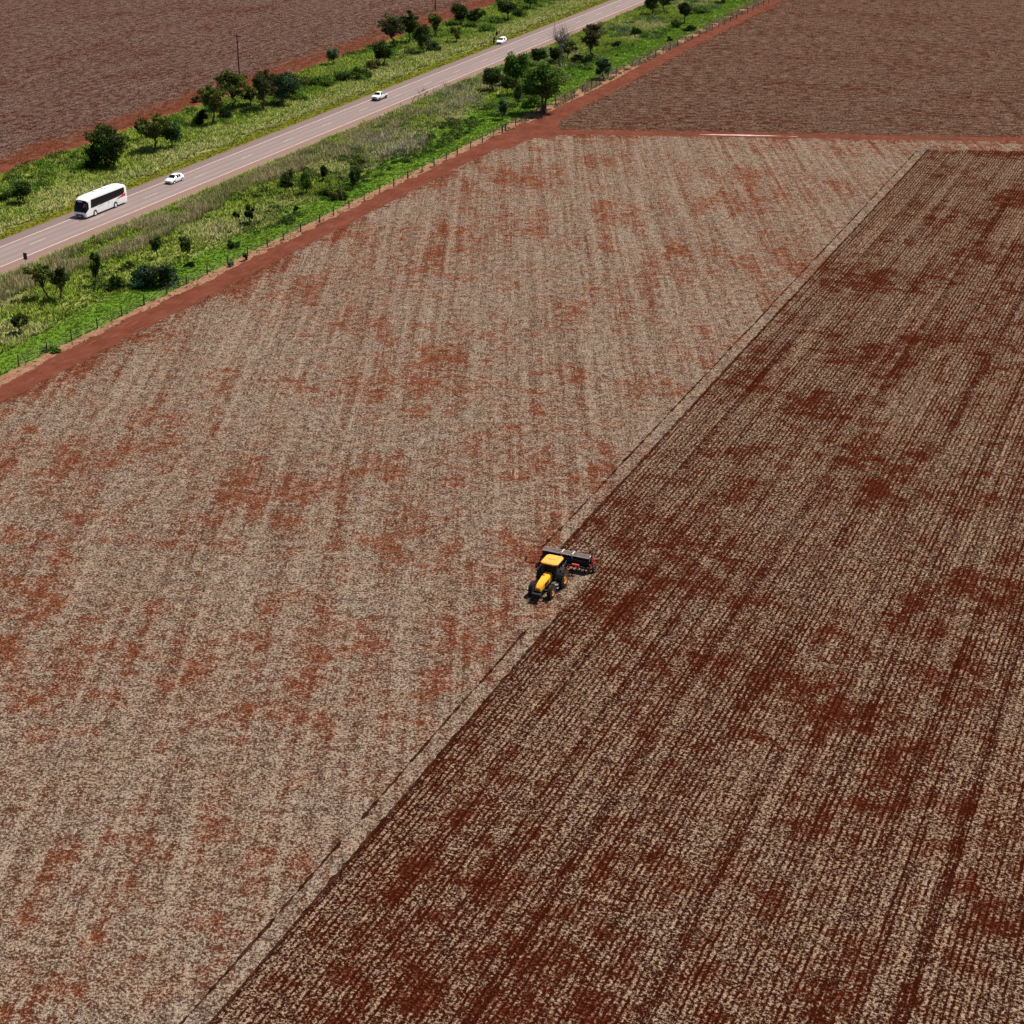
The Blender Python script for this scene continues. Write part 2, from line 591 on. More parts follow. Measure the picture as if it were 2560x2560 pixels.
o = fast('ground', [(-3000, -1500, 0), (3000, -1500, 0), (3000, 4500, 0), (-3000, 4500, 0)], [(0, 1, 2, 3)], M['red_soil'])
tag(o, kind='structure')
CROSS = lambda x: 334.4 + .346 * (x + 102.9)
trk_l = lerp([(0, -140.9), (285, -140.5), (320, -139.4), (345, -139.2), (414, -141), (520, -142), (900, -146)])
trk_r = lerp([(0, -137.0), (290, -137.5), (306, -137.0), (315, -136.0), (320, -133.5), (326, -132.5), (334, -135), (350, -135.6), (392, -136), (445, -138), (492, -138.3), (900, -142)])
sheet('dirt_track', trk_l, trk_r, 40, 900, .010, M['red_soil'], .6, (.16, .22))
xsheet('cross_track', lambda x: CROSS(x) - 2.0, lambda x: CROSS(x) + 2.0, -136, 420, .014, M['red_soil'], .6, (.2, .2))
xsheet('puddle_strip', lambda x: CROSS(x) - 1.0 + .55 * (abs(x + 94) / 10), lambda x: CROSS(x) + .15 - .8 * (abs(x + 96) / 10) ** 2, -103.5, -84.5, .018, M['puddle'], .5, (.05, .08))  # puddle on the cross track, its reflection painted pale
stub_r = lambda x: CROSS(x) - 1.7
xs_lim = lambda y: -136.9
# stubble: everything below the cross track, right of the dirt track
ys_top = CROSS
xsheet('stubble_field', lambda x: -60, lambda x: min(CROSS(x) - 1.8, 306 if x < -134.5 else 317 if x < -130 else 322 if x < -127 else 999), -137.0, 460, .004, M['stubble'], .6, (0, .25))
ragged = sheet('stubble_margin', lambda y: -138.0, lambda y: -137.0, 40, 300, .006, M['stubble'], .5, (.35, 0))
xsheet('fallow_field', lambda x: max(CROSS(x) + 1.8, 345 if x < -134.8 else 331 if x < -133 else 0), lambda x: 1100, -137.0, 460, .004, M['fallow'], .6, (.3, 0))
sheet('far_field', lambda y: -900, lambda y: -216.0, -50, 1100, .004, M['far_field'], .6, (0, .6))
A, B = -57.75, -52.55
# the drilled strips, one sheet either side of the drill
top = lambda x: CROSS(x) - 10.6
xsheet('seeded_field', lambda x: -60, top, B, 460, .008, M['seeded'], .6, (0, .3))
sheet('fresh_strip', lambda y: A, lambda y: B, 142.0, 339.3, .008, M['seeded'], .6, (.05, 0))
n = NT('marker_furrow', .95, .0)
p = n.pos()
M['furrow'] = n.col(n.mix(n.step(n.noise(p, 1.4, 4, .7), .42, .66), (.018, .006, .0035), (.055, .022, .013)))
for x0, y0, y1 in ((-59.45, 143.5, 337), (-54.15, 30, 128), (A + .08, 142.4, 339.5), (B + .1, 30, 132)):
    # a scratched furrow of turned earth: broken flat ribbon, its shadow painted near-black
    ys = np.arange(y0, y1, .22)
    wd = np.clip(.10 + .05 * np.convolve(rng.normal(size=len(ys)), np.ones(3) / 1.7, 'same'), .02, .26)
    cx = x0 + jit(len(ys), .028)
    V = np.zeros((len(ys) * 2, 3))
    V[0::2] = np.c_[cx - wd, ys, np.full(len(ys), .012)]
    V[1::2] = np.c_[cx + wd, ys, np.full(len(ys), .012)]
    i = np.arange(len(ys) - 1) * 2
    tag(fast('marker_furrow', V, np.c_[i, i + 1, i + 3, i + 2], M['furrow']), kind='structure')

sheet('near_verge', lambda y: -173.4, lambda y: -141.6 if y < 330 else -140.4, 30, 1000, .006, M['verge_near'], .5, (0, .3))
sheet('far_verge', lambda y: -215.0, lambda y: -183.6, 30, 1000, .008, M['verge_far'], .5, (.7, 0))
# carriageway with sloped sides
ys = np.arange(-20, 1100, 2.0)
prof = [(-185.0, 0.0), (-184.6, .07), (-178.7, .13), (-172.6, .07), (-172.2, 0.0)]
V = np.array([(x + (.12 * math.sin(y * .9) + .1 * math.sin(y * 2.3) if k in (0, 1, 3, 4) else 0), y, z) for y in ys for k, (x, z) in enumerate(prof)])
F = [(i * 5 + k, i * 5 + k + 1, i * 5 + 6 + k, i * 5 + 5 + k) for i in range(len(ys) - 1) for k in range(4)]
tag(fast('road', V, F, M['asphalt']), kind='structure')
rz = lambda x: .13 - .06 * abs(x + 178.7) / 6.0 + .005
for x0 in (-182.2, -175.1):
    V = np.array([(x0 + s_ * .085, y, rz(x0 + s_ * .085)) for y in ys for s_ in (-1, 1)])
    i = np.arange(len(ys) - 1) * 2
    tag(fast('edge_line', V, np.c_[i, i + 1, i + 3, i + 2], M['edge_paint']), kind='structure')
V, F = [], []
for k in range(-12, 55):
    y = 214.7 + 16.1 * k
    b0 = len(V)
    V += [(-178.78, y - 2, .136), (-178.62, y - 2, .136), (-178.62, y + 2, .136), (-178.78, y + 2, .136)]
    F.append((b0, b0 + 1, b0 + 2, b0 + 3))
tag(fast('centre_line', V, F, M['dash_paint']), kind='structure')


# ------------------------------------------------------------------ grass and low growth (nobody could count it)
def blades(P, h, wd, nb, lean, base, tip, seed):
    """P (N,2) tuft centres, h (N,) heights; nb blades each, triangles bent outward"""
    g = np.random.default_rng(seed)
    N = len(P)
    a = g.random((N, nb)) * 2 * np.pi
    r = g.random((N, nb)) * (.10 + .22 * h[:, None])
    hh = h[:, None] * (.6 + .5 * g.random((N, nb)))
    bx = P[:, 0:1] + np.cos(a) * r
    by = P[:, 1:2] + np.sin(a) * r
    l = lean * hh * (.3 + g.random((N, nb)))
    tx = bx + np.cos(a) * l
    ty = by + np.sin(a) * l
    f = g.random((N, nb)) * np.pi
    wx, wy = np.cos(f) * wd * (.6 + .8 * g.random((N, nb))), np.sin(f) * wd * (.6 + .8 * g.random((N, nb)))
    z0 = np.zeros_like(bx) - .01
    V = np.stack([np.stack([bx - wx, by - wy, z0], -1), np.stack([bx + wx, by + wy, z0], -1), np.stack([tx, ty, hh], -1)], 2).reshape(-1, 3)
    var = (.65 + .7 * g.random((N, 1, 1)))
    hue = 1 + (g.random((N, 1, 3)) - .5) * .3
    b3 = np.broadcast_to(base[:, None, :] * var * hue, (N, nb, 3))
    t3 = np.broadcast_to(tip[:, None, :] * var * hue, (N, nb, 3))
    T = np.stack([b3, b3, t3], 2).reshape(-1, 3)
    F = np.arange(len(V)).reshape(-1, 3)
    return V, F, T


def nz(P, s, seed):
    """cheap smooth value noise in 0..1"""
    g = np.random.default_rng(seed)
    t = g.random((256, 256))
    q = P / s
    i = np.floor(q).astype(int)
    f = q - i
    f = f * f * (3 - 2 * f)
    x0, y0 = i[:, 0] % 256, i[:, 1] % 256
    x1, y1 = (x0 + 1) % 256, (y0 + 1) % 256
    return (t[x0, y0] * (1 - f[:, 0]) + t[x1, y0] * f[:, 0]) * (1 - f[:, 1]) + (t[x0, y1] * (1 - f[:, 0]) + t[x1, y1] * f[:, 0]) * f[:, 1]


def scatter(x0, x1, y0, y1, dens, seed):
    g = np.random.default_rng(seed)
    N = int((x1 - x0) * (y1 - y0) * dens)
    return np.c_[x0 + g.random(N) * (x1 - x0), y0 + g.random(N) * (y1 - y0)], g


def colmix(f, a, b):
    return np.array(a) * (1 - f[:, None]) + np.array(b) * f[:, None]


# near verge: short lush grass by the fence, rough grass in the middle, tall tan grass by the road
P, g = scatter(-172, -143.6, 148, 545, 5.0, 11)
w1 = nz(P, 3.2, 1)
w2 = nz(P, 11, 2)
lush = (P[:, 0] + (nz(P, 5, 3) - .5) * 6 + np.clip((P[:, 1] - 255) / 45, 0, 1) * 4.5) > -150.8
m = ~lush & (P[:, 0] < -143.9)
Q = P[m]
h = .22 + .55 * w1[m] + .25 * g.random(m.sum())
dryf = np.clip((w2[m] - .52) * 3 + (g.random(m.sum()) - .5) * .8, 0, 1)
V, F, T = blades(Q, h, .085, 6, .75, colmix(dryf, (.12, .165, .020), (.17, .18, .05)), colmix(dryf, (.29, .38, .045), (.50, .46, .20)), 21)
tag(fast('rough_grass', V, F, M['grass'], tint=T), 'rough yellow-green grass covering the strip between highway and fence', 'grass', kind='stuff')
Q = P[lush & (P[:, 0] < -143.4)]
h = .12 + .22 * nz(Q, 2.2, 5) + .1 * np.random.default_rng(3).random(len(Q))
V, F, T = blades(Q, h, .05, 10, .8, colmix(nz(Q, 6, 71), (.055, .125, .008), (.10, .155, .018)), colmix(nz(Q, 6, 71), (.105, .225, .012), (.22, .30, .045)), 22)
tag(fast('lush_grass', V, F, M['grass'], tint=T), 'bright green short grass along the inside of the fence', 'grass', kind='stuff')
P, g = scatter(-171, -157, 165, 345, 9.0, 12)
edge = -159.5 - 5.5 * nz(P, 9, 6) + 1.5 * (nz(P, 3, 7) - .5)
keep = (P[:, 0] < edge) & (P[:, 0] > -170.6 + 1.5 * nz(P, 6, 8)) & (nz(P, 4.5, 9) > .28) & (g.random(len(P)) < np.clip((350 - P[:, 1]) / 60, 0, 1)) & (g.random(len(P)) < np.clip((P[:, 1] - 172) / 25, .25, 1))
Q = P[keep]
k = nz(Q, 3.5, 10)
h = .75 + .6 * k + .35 * np.random.default_rng(4).random(len(Q))
gf = np.clip(nz(Q, 7, 14) * 1.8 - .75 + (np.random.default_rng(9).random(len(Q)) - .5) * .6, 0, 1)
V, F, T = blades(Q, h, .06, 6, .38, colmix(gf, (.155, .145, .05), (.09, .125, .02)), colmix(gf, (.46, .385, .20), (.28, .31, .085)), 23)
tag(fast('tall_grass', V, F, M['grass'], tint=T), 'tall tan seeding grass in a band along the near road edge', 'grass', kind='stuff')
# tan patch in the lush part
Q = np.concatenate([np.random.default_rng(s).normal(size=(nn, 2)) * np.array([sx, sy]) + np.array(ground(*c)) for s, c, nn, sx, sy in
                    ((1, (1010, 372), 520, 1.7, 4.6), (2, (1150, 262), 420, 1.6, 6), (3, (940, 355), 420, 1.8, 5), (4, (1120, 235), 380, 2, 6))])
h = .7 + .7 * np.random.default_rng(5).random(len(Q))
V, F, T = blades(Q, h, .07, 7, .5, np.tile((.14, .135, .06), (len(Q), 1)), np.tile((.46, .41, .26), (len(Q), 1)), 24)
tag(fast('pale_grass', V, F, M['grass'], tint=T), 'pale clumped tall grass in the bright green near verge', 'grass', kind='stuff')
# far verge
P, g = scatter(-213.5, -185.3, 195, 545, 4.6, 13)
mow = P[:, 0] + (nz(P, 4, 31) - .5) * 3 > -188.4
Q = P[mow]
V, F, T = blades(Q, .08 + .16 * np.random.default_rng(6).random(len(Q)), .09, 5, .8, np.tile((.075, .10, .010), (len(Q), 1)), np.tile((.140, .175, .020), (len(Q), 1)), 25)
tag(fast('mown_grass', V, F, M['grass'], tint=T), 'short olive grass strip along the far road edge', 'grass', kind='stuff')
Q = P[~mow]
d = np.clip((-Q[:, 0] - 188) / 12 + (nz(Q, 6, 32) - .5) * 1.2, 0, 1)
h = .25 + .5 * nz(Q, 2.6, 33) + .25 * np.random.default_rng(8).random(len(Q))
V, F, T = blades(Q, h, .09, 6, .7, colmix(d, (.20, .22, .045), (.12, .18, .018)), colmix(d, (.58, .56, .22), (.33, .42, .062)), 26)
tag(fast('meadow_grass', V, F, M['grass'], tint=T), 'pale yellow-green meadow grass beyond the highway', 'grass', kind='stuff')
# dead grass along the fence line and on the trodden strip
P, g = scatter(-145, -141.2, 150, 545, 5, 15)
ok = g.random(len(P)) < np.where(P[:, 1] > 320, .95, .30) * (nz(P, 2.5, 35) > .38)
Q = P[ok] + np.c_[np.where(P[ok][:, 1] > 320, .4, -.5), np.zeros(ok.sum())]
far_ = np.clip((Q[:, 1] - 300) / 60, 0, 1)
h = .1 + .2 * np.random.default_rng(2).random(len(Q)) + .35 * far_
V, F, T = blades(Q, h, .08, 6, .7, np.tile((.16, .125, .06), (len(Q), 1)), np.tile((.34, .275, .15), (len(Q), 1)), 27)
tag(fast('dead_grass', V, F, M['grass'], tint=T), 'straw-coloured dead grass under the wire fence', 'grass', kind='stuff')


def leafcards(C, nrm_up, size, tint, g):
    """C (N,3) leaf centres -> random quads"""
    N = len(C)
    d = g.normal(size=(N, 3))
    d[:, 2] += nrm_up
    d /= np.linalg.norm(d, axis=1)[:, None]
    u = np.cross(d, g.normal(size=(N, 3)))
    u /= np.linalg.norm(u, axis=1)[:, None]
    v = np.cross(d, u)
    s = size * (.6 + .8 * g.random((N, 1)))
    u, v = u * s, v * s * .62
    V = np.stack([C - u, C - v * .9, C + u, C + v], 1).reshape(-1, 3)
    T = np.repeat(tint, 4, axis=0)
    return V, np.arange(N * 4).reshape(-1, 4), T


LEAF = {'dark': ((.024, .042, .010), (.070, .105, .022)), 'olive': ((.060, .078, .014), (.150, .165, .036)),
        'green': ((.050, .100, .014), (.120, .200, .030)), 'bright': ((.07, .155, .015), (.15, .28, .035)),
        'pale': ((.10, .14, .075), (.21, .25, .14)), 'blue': ((.024, .052, .024), (.062, .110, .046)),
        'black': ((.012, .021, .008), (.034, .052, .012)), 'brown': ((.060, .064, .022), (.125, .112, .048))}


def tints(col, N, g):
    a, b = LEAF[col]
    f = g.random((N, 1)) ** 1.3
    return np.array(a) * (1 - f) + np.array(b) * f


# undergrowth: leafy weeds in clumps
for nm, lab, (x0, x1, y0, y1), cnt, sd_, cols, rmax in (
        ('undergrowth', 'low leafy weeds scattered through the near verge', (-169, -147, 150, 340), 2100, 51, ('green', 'olive', 'dark', 'green', 'dark'), 1.0),
        ('roadside_scrub', 'mixed green scrub between the trees of the upper near verge', (-171, -150, 338, 540), 1000, 53, ('green', 'dark', 'olive', 'pale', 'bright'), 1.9),
        ('far_undergrowth', 'dense leafy weeds along the edge of the far field', (-214, -198, 195, 540), 2300, 52, ('green', 'bright', 'olive', 'dark', 'bright'), 1.5)):
    P, g = scatter(x0, x1, y0, y1, cnt / ((x1 - x0) * (y1 - y0)), sd_)
    P = P[nz(P, 9, sd_) + .35 * (nz(P, 3, sd_ + 5) - .5) > .47]
    VV, FF, TT, b0 = [], [], [], 0
    for i, c in enumerate(P):
        r = .4 + rmax * g.random() ** 1.7
        k = int(40 + 75 * r)
        d = g.normal(size=(k, 3))
        d /= np.linalg.norm(d, axis=1)[:, None]
        d[:, 2] = abs(d[:, 2])
        C = np.array([c[0], c[1], 0]) + d * r * (.5 + .5 * g.random((k, 1))) * np.array([1, 1, .75])
        V, F, T = leafcards(C, .6, .15, tints(cols[i % len(cols)], k, g), g)
        VV.append(V); FF.append(F + b0); TT.append(T); b0 += len(V)
    tag(fast(nm, np.concatenate(VV), np.concatenate(FF), M['leaf'], tint=np.concatenate(TT)), lab, 'weeds', kind='stuff')


# ------------------------------------------------------------------ trees and shrubs
def plant(kind, px, py, hpx, wpx, col, label, seed, lean=0.0, name=None, cat=None, trunks=1, dens=1.0):
    g = np.random.default_rng(seed)
    x, y = ground(px, py)
    s, sv = scale_at(py)
    H = hpx / sv
    W = wpx / s * (1.0 if kind in ('umbrella', 'slim', 'low', 'bare') else 1.12)
    bush = kind in ('bush', 'low')
    name = name or ('shrub' if bush else 'tree')
    cat = cat or ('shrub' if bush else 'tree')
    t = thing(name, label, cat, (x, y, 0), 0, 'trees and shrubs of the roadside verges')
    cam_right = np.array([math.cos(CAM_YAW), math.sin(CAM_YAW), 0])
    off = cam_right * lean * H
    # crown: clumps of leaves at the ends of limbs
    cb = {'dome': .12, 'round': .22, 'airy': .26, 'slim': .24, 'bush': .0, 'low': .0, 'umbrella': .30, 'bare': .55}[kind]
    nc = {'dome': 60, 'round': 22, 'airy': 22, 'slim': 14, 'bush': 12, 'low': 26, 'umbrella': 85, 'bare': 34}[kind]
    if W > 4.5 and kind in ('airy', 'round'):
        nc = 34
    if H < 2.2:
        nc = max(6, nc // 2)
    cz, rz_, rx = H * (1 + cb) / 2, H * (1 - cb) / 2, W / 2
    D = g.normal(size=(nc, 3))
    D /= np.linalg.norm(D, axis=1)[:, None]
    lob = g.normal(size=(5, 3))
    lob /= np.linalg.norm(lob, axis=1)[:, None]
    D *= (.72 + .42 * np.clip((D @ lob.T).max(1), 0, 1) ** 3 + .12 * g.random(nc))[:, None] * np.array([.9 + .3 * g.random(), .9 + .3 * g.random(), 1])
    rad = (.35 + .65 * g.random((nc, 1)) ** .6)
    cl = {'airy': .25, 'umbrella': .26, 'dome': .30}.get(kind, .31)
    C = D * rad * np.array([rx, rx, rz_]) * (1 - cl * .42)
    if kind == 'airy':                      # flat-topped, more leaf above than below
        C[:, 2] = np.where(g.random(nc) < .68, np.abs(C[:, 2]), -np.abs(C[:, 2]) * .8)
    C = C + np.array([0, 0, cz]) + off
    if kind in ('bush', 'low'):
        C[:, 2] = np.abs(C[:, 2] - cz) * 1.2 + .12 * H
    # trunk and limbs
    mb = MB()
    tr = max(.035, .020 * H + .011 * W) * (1.2 if kind in ('umbrella', 'dome') else 1)
    fork_z = H * {'dome': .2, 'round': .34, 'airy': .30, 'slim': .34, 'bush': .05, 'low': .04, 'umbrella': .32, 'bare': .55}[kind]
    forks = []
    for k in range(trunks):
        o0 = np.array([0, 0, 0.0]) + cam_right * (k - (trunks - 1) / 2) * .55
        pts, rr = [], []
        top_ = np.array([0, 0, fork_z]) + off * .45 + cam_right * (k - (trunks - 1) / 2) * .9
        for i in range(5):
            f = i / 4
            w_ = np.array([*(g.normal(size=2) * .035 * H * (0 if i in (0,) else 1) * (.3 if kind in ('umbrella', 'dome', 'bush', 'low') else 1)), 0])
            pts.append(tuple(o0 * (1 - f) + top_ * f + w_ - np.array([0, 0, .06 if i == 0 else 0])))
            rr.append(tr * (1.25 - .5 * f) / (trunks ** .5))
        mb.tube(pts, rr, 7)
        forks.append(np.array(pts[-1]))
    for k in range(nc):
        if bush and k % 2:
            continue
        f0 = forks[k % trunks]
        e_ = C[k]
        mid = f0 * .5 + e_ * .5 + g.normal(size=3) * .05 * H * np.array([1, 1, .3]) + np.array([0, 0, .04 * H])
        r0 = tr * (.42 if not bush else .35)
        mb.tube([tuple(f0 - (0, 0, .05)), tuple(mid), tuple(e_)], [r0, r0 * .6, r0 * .22], 5, cap=False)
        if kind == 'bare':
            for q_ in range(5):
                e2 = e_ + g.normal(size=3) * np.array([.16 * W, .16 * W, .10 * H])
                mb.tube([tuple(mid * .4 + e_ * .6), tuple(e2)], [r0 * .35, r0 * .12], 4, cap=False)
    bark = M['dead_bark'] if kind == 'bare' else M['bark']
    mb.build('trunk' if not bush else 'stems', bark, t, smooth=60)
    if kind == 'bare':
        return t
    cr = (rx * cl * 1.25, rx * cl * 1.25, rz_ * cl * 1.1 if kind not in ('airy', 'umbrella') else rz_ * cl * .8)
    size = float(np.clip(.07 + .024 * W, .10, .24))
    area = W * W * .8 + W * H * .8
    per = int(np.clip(dens * (3.1 if kind in ('airy',) else 4.2) * area / (nc * size * size), 16, 170))
    N = nc * per
    L = g.normal(size=(N, 3))
    L /= np.linalg.norm(L, axis=1)[:, None]
    L *= g.random((N, 1)) ** .45
    cs = np.repeat(.65 + .7 * g.random((nc, 1)), per, axis=0)
    Pp = np.repeat(C, per, axis=0) + L * np.array(cr) * cs
    Pp[:, 2] = np.maximum(Pp[:, 2], .04)
    tn = tints(col, N, g) * np.repeat(.65 + .75 * g.random((nc, 1)), per, axis=0) * np.repeat(1 + (g.random((nc, 3)) - .5) * .35, per, axis=0)
    V, F, T = leafcards(Pp, .5, size, tn, g)
    fast('foliage' if bush else 'crown', V, F, M['leaf'], t, tint=T)
    return t


PL = [
 # --- beyond the highway, left to right
 ('bush', 12, 502, 34, 42, 'dark', 'dark bush cut by the left edge of the photo beyond the highway'),
 ('round', 60, 509, 55, 44, 'dark', 'small dark round-headed tree on a thin stem left of the white bus'),
 ('bush', 99, 418, 20, 16, 'black', 'tiny dark shrub alone on the red earth edge of the far field'),
 ('bush', 184, 397, 24, 28, 'green', 'low green bush at the far field edge left of the dome-shaped tree'),
 ('dome', 266, 418, 98, 86, 'dark', 'large dense dome-shaped dark tree standing behind the white bus'),
 ('bush', 232, 425, 46, 42, 'black', 'black-green bush against the left foot of the dome-shaped tree'),
 ('airy', 356, 352, 54, 24, 'brown', 'thin crooked tree just left of the wide flat-topped olive tree'),
 ('airy', 391, 376, 92, 72, 'olive', 'wide flat-topped olive tree right of the dome-shaped tree'),
 ('round', 432, 370, 62, 46, 'blue', 'dark dense small tree touching the right side of the flat-topped olive tree'),
 ('bush', 490, 256, 24, 28, 'brown', 'brownish shrub on the far field edge above the leaning dark trunk group'),
 ('bush', 505, 310, 54, 40, 'black', 'blackish bush at the left foot of the tall tree pair near the first utility pole'),
 ('airy', 534, 313, 104, 58, 'olive', 'tall crooked tree with a yellow-olive crown and one dark trunk below the utility pole'),
 ('airy', 585, 274, 94, 84, 'olive', 'broad open tree whose crown hides the foot of the first utility pole'),
 ('bush', 561, 297, 42, 36, 'black', 'dark shrub between the two broad trees under the first utility pole'),
 ('airy', 626, 267, 46, 36, 'brown', 'small leaning tree in the gap right of the first utility pole'),
 ('airy', 661, 277, 100, 60, 'brown', 'tall grey-olive tree with a straight dark trunk right of the first utility pole'),
 ('round', 706, 264, 82, 62, 'blue', 'dense blue-green tree right of the straight-trunked grey-olive tree'),
 ('round', 724, 246, 64, 52, 'olive', 'olive tree rising behind the dense blue-green tree'),
 ('bush', 745, 252, 32, 38, 'bright', 'bright green bush at the right foot of the dense blue-green tree'),
 ('bush', 772, 216, 36, 46, 'olive', 'olive shrub leftmost of the hedge below the pale round tree'),
 ('bush', 814, 215, 40, 52, 'green', 'green shrub in the hedge straight below the pale round tree'),
 ('bush', 858, 204, 36, 50, 'dark', 'dark shrub in the hedge just right of the pale round tree'),
 ('bush', 904, 198, 40, 52, 'green', 'broad green shrub in the hedge left of the dark narrow tree'),
 ('round', 834, 164, 44, 30, 'pale', 'pale grey-green round tree alone against the red earth of the far field'),
 ('bush', 935, 172, 36, 36, 'olive', 'olive shrub touching the left side of the dark narrow tree'),
 ('round', 960, 164, 60, 42, 'dark', 'dark narrow tree at the right end of the hedge above the white pickup'),
 ('airy', 983, 120, 84, 60, 'brown', 'tall bare-stemmed tree with a brown-grey crown against the red far field'),
 ('airy', 1024, 108, 74, 50, 'dark', 'dark open tree right of the tall brown-crowned tree'),
 ('round', 1056, 133, 78, 38, 'dark', 'slim dark tree with a visible stem left of the round blue-green bush'),
 ('bush', 1082, 127, 38, 40, 'blue', 'round blue-green bush below the second utility pole'),
 ('airy', 1088, 92, 56, 38, 'olive', 'olive tree standing right below the second utility pole'),
 ('round', 1150, 64, 56, 36, 'dark', 'dark round tree right of the second utility pole on the field edge'),
 ('slim', 1141, 106, 40, 26, 'olive', 'small thin olive tree with a shadow at its foot left of the parked car'),
 ('airy', 1186, 68, 44, 44, 'dark', 'dark open tree between the dark round tree and the bright green bush'),
 ('bush', 1217, 80, 30, 42, 'bright', 'bright green bush up the slope left of the parked white car'),
 ('airy', 1268, 52, 52, 50, 'dark', 'dark branching tree above the parked white car'),
 ('bush', 1238, 60, 30, 44, 'green', 'green bush left of the dark branching tree above the parked car'),
 ('bush', 1300, 42, 30, 42, 'green', 'green bush right of the dark branching tree above the parked car'),
 ('airy', 1326, 25, 44, 34, 'green', 'green tree at the top edge of the photo beyond the highway'),
 # --- near verge, left to right
 ('airy', 50, 835, 52, 44, 'dark', 'small dark twiggy tree near the left edge by the fence'),
 ('airy', 126, 749, 94, 58, 'olive', 'crooked tree leaning left with a bare curved stem below the blue sign'),
 ('airy', 157, 753, 88, 50, 'dark', 'dark crooked tree just right of the left-leaning tree'),
 ('slim', 243, 716, 88, 28, 'dark', 'tall slender sparse tree between the dark crooked tree and the rounded shrub'),
 ('bush', 288, 726, 62, 46, 'dark', 'rounded dark shrub left of the sprawling blue-green bush'),
 ('bush', 323, 669, 22, 28, 'black', 'little dark shrub above the rounded dark shrub in the near verge'),
 ('low', 386, 716, 78, 112, 'blue', 'large sprawling blue-green bush in the near verge'),
 ('slim', 394, 648, 60, 28, 'dark', 'left one of two small upright dark trees above the sprawling bush'),
 ('slim', 467, 645, 56, 28, 'dark', 'right one of two small upright dark trees above the sprawling bush'),
 ('bush', 477, 666, 22, 32, 'black', 'low dark shrub at the foot of the right small upright tree'),
 ('bush', 573, 666, 22, 17, 'pale', 'pale leafy shrub beside the fence below the curve of the red track'),
 ('bush', 612, 651, 26, 16, 'dark', 'narrow dark shrub on the fence line right of the pale leafy shrub'),
 ('bush', 138, 877, 20, 48, 'green', 'low green plant spreading under the fence near the left edge'),
 ('bush', 585, 620, 32, 30, 'dark', 'dark shrub above the pale leafy shrub near the fence'),
 ('slim', 626, 562, 52, 24, 'black', 'narrow black-green sapling at the edge of the tall tan grass'),
 ('bush', 590, 544, 26, 20, 'black', 'dark shrub in the tan grass left of the narrow black-green sapling'),
 ('bush', 727, 558, 20, 32, 'green', 'low green shrub alone in bright grass below the lollipop tree'),
 ('bush', 741, 528, 22, 17, 'black', 'small spiky dark shrub below the lollipop tree'),
 ('bush', 722, 470, 64, 40, 'dark', 'tall dark shrub in tan grass left of the lollipop tree'),
 ('round', 767, 489, 56, 30, 'green', 'small lollipop tree with a clear thin trunk in the near verge'),
 ('slim', 810, 456, 46, 20, 'black', 'slim dark sapling right of the lollipop tree'),
 ('bush', 814, 492, 32, 34, 'olive', 'olive shrub right of the lollipop tree trunk'),
 ('bush', 846, 500, 42, 32, 'olive', 'brownish olive shrub two steps right of the lollipop tree'),
 ('bush', 889, 462, 76, 24, 'dark', 'upright dark shrub between tall grass and bright green grass'),
 ('bush', 898, 414, 34, 36, 'olive', 'olive shrub behind the upright dark shrub'),
 ('round', 1257, 299, 48, 22, 'blue', 'small dark lollipop tree left of the big shade tree'),
 ('slim', 1295, 266, 54, 24, 'green', 'slender green tree between the small lollipop tree and the big shade tree'),
 ('round', 1268, 240, 48, 36, 'dark', 'dark tree left of the big shade tree at mid crown height'),
 ('round', 1232, 227, 64, 46, 'dark', 'pointed dark tree at the right end of the tall tan grass'),
 ('round', 1290, 216, 88, 56, 'green', 'dense green-topped tree by the road behind the big shade tree'),
 ('bush', 1322, 236, 40, 44, 'olive', 'olive bush in front of the dense green-topped roadside tree'),
 ('bush', 1325, 268, 44, 50, 'green', 'leafy green bush left of the big shade tree trunk'),
 ('airy', 1345, 168, 48, 46, 'dark', 'rounded dark tree by the road behind the crown of the big shade tree'),
 ('umbrella', 1359, 284, 122, 106, 'green', 'big spreading shade tree with twin trunks beside the track junction'),
 ('bare', 1402, 170, 102, 62, 'dark', 'tall leafless grey tree reaching across the highway edge'),
 ('round', 1390, 160, 46, 28, 'dark', 'dark tree at the foot of the tall leafless grey tree'),
 ('airy', 1420, 152, 50, 36, 'olive', 'olive tree right of the tall leafless grey tree'),
 ('bush', 1440, 158, 32, 32, 'black', 'black-green bush between the leafless tree and the tall grey-green tree'),
 ('airy', 1477, 151, 88, 54, 'brown', 'tall grey-green open tree near the emerald grass patch'),
 ('bush', 1541, 118, 24, 28, 'black', 'round black shrub at the upper edge of the emerald grass patch'),
 ('bush', 1591, 88, 30, 26, 'dark', 'dark upright shrub right of the round black shrub'),
 ('bush', 1560, 82, 26, 36, 'pale', 'pale green bush between highway and the dark upright shrub'),
 ('round', 1507, 199, 54, 38, 'blue', 'dark blue-green tree standing on the fence line right of the shade tree'),
 ('round', 1632, 38, 48, 36, 'dark', 'dark tree at the top edge beside the highway'),
 ('airy', 1660, 30, 44, 42, 'dark', 'open dark tree at the top edge, second from the highway'),
 ('round', 1710, 58, 52, 34, 'black', 'dense blackish tree at the top edge nearest the fence'),
 ('bush', 1690, 68, 26, 30, 'dark', 'dark bush at the left foot of the dense blackish tree'),
 ('bush', 1726, 78, 20, 26, 'dark', 'dark low shrub below the dense blackish tree near the fence'),
 ('bush', 1674, 105, 20, 18, 'black', 'small black shrub against the dry grass of the fence'),
 ('bush', 1798, 10, 18, 28, 'dark', 'dark shrub at the very top edge left of the red track'),
 ('bush', 1750, 32, 26, 40, 'green', 'green bush right of the dense blackish tree at the top edge'),
]
